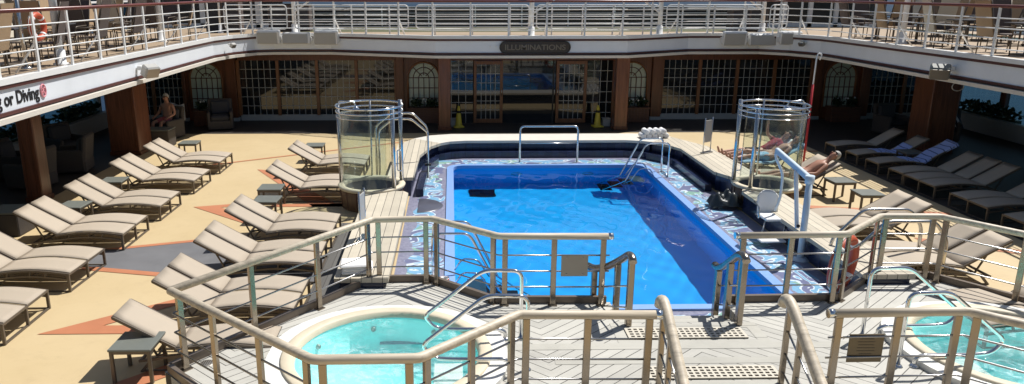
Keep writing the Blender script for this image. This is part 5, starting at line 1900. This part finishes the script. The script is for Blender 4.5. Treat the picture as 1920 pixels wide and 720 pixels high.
def hand(J, E, side, w, d, up, s=1.0):
    """palm and five bent fingers from wrist w along d"""
    d = Vector(d).normalized(); up = Vector(up).normalized()
    c = d.cross(up).normalized()
    w = Vector(w)
    p = w + d * .05 * s
    J[side + 'palm'] = (*p, (.030 * s, .018 * s)); E.append((side + 'wrist', side + 'palm'))
    k = p + d * .035 * s
    for i, (o_, L) in enumerate(((-.030, .060), (-.010, .072), (.010, .068), (.029, .052))):
        a = k + c * o_ * s
        b = a + (d * .6 * L - up * .2 * L) * s
        e = b + (d * .35 * L - up * .45 * L) * s
        for n, q, r in (('a', a, .0105), ('b', b, .009), ('c', e, .0075)): J['%sf%d%s' % (side, i, n)] = (*q, r * s)
        E.extend([(side + 'palm', '%sf%da' % (side, i)), ('%sf%da' % (side, i), '%sf%db' % (side, i)), ('%sf%db' % (side, i), '%sf%dc' % (side, i))])
    a = w + d * .025 * s - c * .034 * s
    b = a + (d * .03 - c * .018) * s
    J[side + 'ta'] = (*a, .012 * s); J[side + 'tb'] = (*b, .010 * s)
    E.extend([(side + 'palm', side + 'ta'), (side + 'ta', side + 'tb')])
def head_parts(root, hc, fwd, up, hair, skin, beardless=True):
    fwd = Vector(fwd).normalized(); up = Vector(up).normalized(); rt = fwd.cross(up)
    mb = MB()
    for s in (-1, 1): mb.sphere(Vector(hc) + fwd * .088 + rt * s * .032 + up * .012, .011, 8, 6)
    mb.build('eyes', MT['hair_dark'], root)
    mb = MB()
    mb.sphere(Vector(hc) + fwd * .100 - up * .018, .016, 8, 6)
    for s in (-1, 1): mb.sphere(Vector(hc) + rt * s * .082 - up * .005, .022, 8, 6)
    mb.build('nose_and_ears', skin, root)
    MB().bar(Vector(hc) + fwd * .092 - up * .052 - rt * .024, Vector(hc) + fwd * .092 - up * .052 + rt * .024, .008, .01).build('mouth', MT['cloth_pink'], root)
    q = Matrix((rt, fwd, up)).transposed()
    b = MB()
    b.sphere((0, 0, 0), 1, 16, 10)
    keep = []
    vs = [Vector(hc) - fwd * .016 + up * .022 + q @ Vector((v.x * .088, v.y * .102, v.z * .112)) for v in b.v]
    fs = [f for f in b.f if sum(b.v[i].z for i in f) / len(f) > -.1 - .9 * min(0, sum(b.v[i].y for i in f) / len(f)) * -1 + .55 * max(0, sum(b.v[i].y for i in f) / len(f))]
    mb = MB(); mb.add(vs, fs, True)
    return mb.build('hair', hair, root)
def lying(label, x0, y0, skin, hair, garments, raise_arm=False, bent=0):
    """on a lounger with its head to +x; x0 is the foot end"""
    root = thing('person', label, 'person', (x0, y0, .32))
    X = lambda s: x0 + s
    J, E = {}, []
    J['hip'] = (X(1.02), y0, .43, (.15, .105))
    J['waist'] = (X(1.22), y0, .47, (.135, .10))
    J['chest'] = (X(1.45), y0, .62, (.165, .11))
    J['neckb'] = (X(1.62), y0, .735, (.09, .075))
    J['neck'] = (X(1.69), y0, .785, .055)
    J['head'] = (X(1.80), y0, .86, (.078, .092))
    J['crown'] = (X(1.87), y0, .905, (.072, .082))
    E += [('hip', 'waist'), ('waist', 'chest'), ('chest', 'neckb'), ('neckb', 'neck'), ('neck', 'head'), ('head', 'crown')]
    for s, sd in ((-1, 'r'), (1, 'l')):
        kz = .47 + (bent if s > 0 else 0)
        J[sd + 'thigh'] = (X(.96), y0 + s * .09, .43, .088)
        J[sd + 'knee'] = (X(.58), y0 + s * .11, kz, .058)
        J[sd + 'calf'] = (X(.42), y0 + s * .115, .43 + bent * .5 * (s > 0), .056)
        J[sd + 'ankle'] = (X(.14), y0 + s * .12, .405, .037)
        J[sd + 'heel'] = (X(.09), y0 + s * .12, .40, .036)
        J[sd + 'toe'] = (X(.04), y0 + s * .15, .56, .024)
        E += [('hip', sd + 'thigh'), (sd + 'thigh', sd + 'knee'), (sd + 'knee', sd + 'calf'), (sd + 'calf', sd + 'ankle'), (sd + 'ankle', sd + 'heel'), (sd + 'heel', sd + 'toe')]
        J[sd + 'sho'] = (X(1.56), y0 + s * .19, .68, .062)
        E.append(('chest', sd + 'sho'))
        if raise_arm and s > 0:
            J[sd + 'elb'] = (X(1.36), y0 + s * .24, .86, .043)
            J[sd + 'wrist'] = (X(1.34), y0 + s * .20, 1.12, .029)
            hand(J, E, sd, J[sd + 'wrist'][:3], (.1, 0, 1), (1, 0, 0))
        else:
            J[sd + 'elb'] = (X(1.30), y0 + s * .27, .50, .043)
            J[sd + 'wrist'] = (X(1.05), y0 + s * .20, .50, .030)
            hand(J, E, sd, J[sd + 'wrist'][:3], (-1, -s * .3, .1), (0, 0, 1))
        E += [(sd + 'sho', sd + 'elb'), (sd + 'elb', sd + 'wrist')]
    ob = skin_mesh('body', J, E, skin, root)
    ob.location = -Vector(root.location)
    head_parts(root, (X(1.815), y0, .875), (-.55, 0, .83), (.83, 0, .55), hair, skin)
    for nm, mat, z in garments:
        if nm == 'shorts':
            G = {'a': (X(1.16), y0, .455, (.152, .118)), 'b': (X(1.0), y0, .43, (.165, .118)), 'l': (X(.92), y0 + .09, .435, .10), 'l2': (X(.70), y0 + .105, .455 + bent * .5, .082), 'r': (X(.92), y0 - .09, .435, .10), 'r2': (X(.70), y0 - .105, .455, .082)}
            g = skin_mesh('shorts', G, [('a', 'b'), ('b', 'l'), ('l', 'l2'), ('b', 'r'), ('r', 'r2')], mat, root)
        elif nm == 'shirt':
            G = {'a': (X(1.10), y0, .455, (.16, .118)), 'b': (X(1.24), y0, .48, (.148, .115)), 'c': (X(1.45), y0, .625, (.178, .124)), 'd': (X(1.61), y0, .735, (.10, .088)),
                 'l': (X(1.55), y0 + .19, .685, .076), 'r': (X(1.55), y0 - .19, .685, .076), 'r2': (X(1.42), y0 - .24, .59, .06), 'l2': (X(1.44), y0 + .235, .79 if raise_arm else .59, .06)}
            g = skin_mesh('shirt', G, [('a', 'b'), ('b', 'c'), ('c', 'd'), ('c', 'l'), ('c', 'r'), ('l', 'l2'), ('r', 'r2')], mat, root)
        g.location = -Vector(root.location)
    return root
lying('person in a dark red top lying on a lounger with one arm raised', 6.95, 18.98, MT['skin'], MT['hair_dark'], [('shirt', MT['cloth_red'], 0), ('shorts', MT['cloth_black'], 0)], True)
lying('bare chested person in pale blue shorts lying beside the one with a raised arm', 6.95, 18.40, MT['skin'], MT['hair_grey'], [('shorts', MT['cloth_blue'], 0)], False, .10)
lying('lone tanned man lying back on the lounger right of the shower', 6.92, 16.48, MT['skin_tan'], MT['hair_grey'], [('shorts', MT['cloth_black'], 0)], False, 0)
def towel_r(y, lab, s0, s1, mat):
    mb = MB()
    def fn(u, v):
        s = s0 + (s1 - s0) * u
        x, z = (s, .285 + .055 * math.sin(PI * s / SL) + .04) if s < SL else (SL + (s - SL) * .86, .335 + (s - SL) * .5)
        return (6.88 + x, y + (v - .5) * .62 + .02 * math.sin(7 * s), z + .012 * math.sin(12 * s + 5 * v) - .22 * max(0, abs(2 * v - 1) - .86))
    mb.grid(fn, 30, 10, True, .012)
    tag(mb.build('beach_towel', mat, None, (7.5, y, .35)), lab, 'towel', 'towels under the sunbathers')
towel_r(18.40, 'pale blue towel spread under the person in blue shorts', .4, 2.08, MT['cloth_blue'])
towel_r(18.98, 'white towel spread under the person with a raised arm', .5, 2.05, MT['towel_white'])
def sitting(label, x, y, rz, skin, hair, top, shorts):
    root = thing('person', label, 'person', (x, y, .45), rz)
    J, E = {}, []     # faces local -y
    J['hip'] = (0, .10, .56, (.16, .12)); J['waist'] = (0, .14, .74, (.145, .11)); J['chest'] = (0, .15, .96, (.175, .12)); J['neckb'] = (0, .14, 1.10, (.10, .08))
    J['neck'] = (0, .13, 1.16, .055); J['head'] = (0, .11, 1.26, (.078, .092)); J['crown'] = (0, .11, 1.33, (.072, .082))
    E += [('hip', 'waist'), ('waist', 'chest'), ('chest', 'neckb'), ('neckb', 'neck'), ('neck', 'head'), ('head', 'crown')]
    for s, sd in ((-1, 'r'), (1, 'l')):
        J[sd + 'thigh'] = (s * .10, .05, .56, .09); J[sd + 'knee'] = (s * .15, -.38, .56, .062); J[sd + 'calf'] = (s * .15, -.41, .40, .056)
        J[sd + 'ankle'] = (s * .15, -.40, .10, .038); J[sd + 'heel'] = (s * .15, -.39, .04, .036); J[sd + 'toe'] = (s * .17, -.58, .03, .026)
        J[sd + 'sho'] = (s * .20, .15, 1.04, .062); J[sd + 'elb'] = (s * .30, .10, .78, .044); J[sd + 'wrist'] = (s * .26, -.14, .70, .03)
        E += [('hip', sd + 'thigh'), (sd + 'thigh', sd + 'knee'), (sd + 'knee', sd + 'calf'), (sd + 'calf', sd + 'ankle'), (sd + 'ankle', sd + 'heel'), (sd + 'heel', sd + 'toe'),
              ('chest', sd + 'sho'), (sd + 'sho', sd + 'elb'), (sd + 'elb', sd + 'wrist')]
        hand(J, E, sd, J[sd + 'wrist'][:3], (-s * .2, -1, -.2), (0, 0, 1))
    J = {k: (v[0], v[1], v[2] - .45, v[3]) for k, v in J.items()}
    skin_mesh('body', J, E, skin, root)
    # built about the thing's own base: garments share the local frame
    G = {'a': (0, .12, .22, (.165, .128)), 'b': (0, .08, .12, (.172, .13)), 'l': (.10, .0, .12, .104), 'l2': (.14, -.27, .115, .085), 'r': (-.10, .0, .12, .104), 'r2': (-.14, -.27, .115, .085)}
    skin_mesh('shorts', G, [('a', 'b'), ('b', 'l'), ('l', 'l2'), ('b', 'r'), ('r', 'r2')], shorts, root)
    if top:
        G = {'a': (0, .13, .20, (.165, .128)), 'b': (0, .14, .30, (.158, .124)), 'c': (0, .15, .51, (.188, .132)), 'd': (0, .14, .63, (.115, .092)), 'l': (.20, .15, .59, .078), 'r': (-.20, .15, .59, .078), 'l2': (.25, .12, .45, .064), 'r2': (-.25, .12, .45, .064)}
        skin_mesh('shirt', G, [('a', 'b'), ('b', 'c'), ('c', 'd'), ('c', 'l'), ('c', 'r'), ('l', 'l2'), ('r', 'r2')], top, root)
    lo, ro = root.location.copy(), root.rotation_euler.copy()
    root.location = (0, 0, 0)
    head_parts(root, (0, .11, .83), (0, -1, 0), (0, 0, 1), hair, skin)
    root.location = lo
    return root
sitting('bare chested man in faded red shorts sitting in the far left shade', -8.95, 23.32, R(-20), MT['skin_tan'], MT['hair_grey'], None, MT['cloth_pink'])
sitting('person in a grey top sitting half hidden behind the wide left pillar', -9.85, 23.15, R(30), MT['skin'], MT['hair_grey'], MT['grey_box'], MT['cloth_black'])
mb = MB().grid(lambda u, v: (-8.95 + .1 + .55 * (v - .3), 23.80 + .06 * math.sin(5 * v), 1.02 - .5 * u + .03 * math.sin(7 * v)), 6, 8, True, .02)
tag(mb.build('beach_towel', MT['towel_white'], None, (-8.8, 23.8, .6)), 'white towel hung over the armchair back behind the man in red shorts', 'towel')

# ================================================================== LIGHT
SUN_AZ = Vector((.50, .38))           # towards the sun, on the deck plan
EL = math.atan(1 / SUN_AZ.length)
sd = Vector((SUN_AZ.x, SUN_AZ.y, 1)).normalized()
sun = bpy.data.lights.new('sun', 'SUN')
sun.energy = 5
sun.angle = R(.53)
sun.color = (1, .97, .925)
so = bpy.data.objects.new('sun', sun)
COL.objects.link(so)
so.rotation_euler = (-sd).to_track_quat('-Z', 'Y').to_euler()
so.location = (20, 15, 40)
sun.cycles.is_caustics_light = True
w = bpy.data.worlds.new('World')
S.world = w
w.use_nodes = True
wt = w.node_tree
bg = wt.nodes['Background']
sky = wt.nodes.new('ShaderNodeTexSky')
sky.sky_type = 'NISHITA'
sky.sun_disc = False
sky.sun_elevation = EL
sky.sun_rotation = math.atan2(SUN_AZ.x, SUN_AZ.y)
wt.links.new(sky.outputs[0], bg.inputs[0])
bg.inputs[1].default_value = .065
vs_ = S.view_settings
vs_.view_transform = 'Standard'
vs_.look = 'None'
vs_.exposure = .16
vs_.gamma = 1
S.render.engine = 'CYCLES'
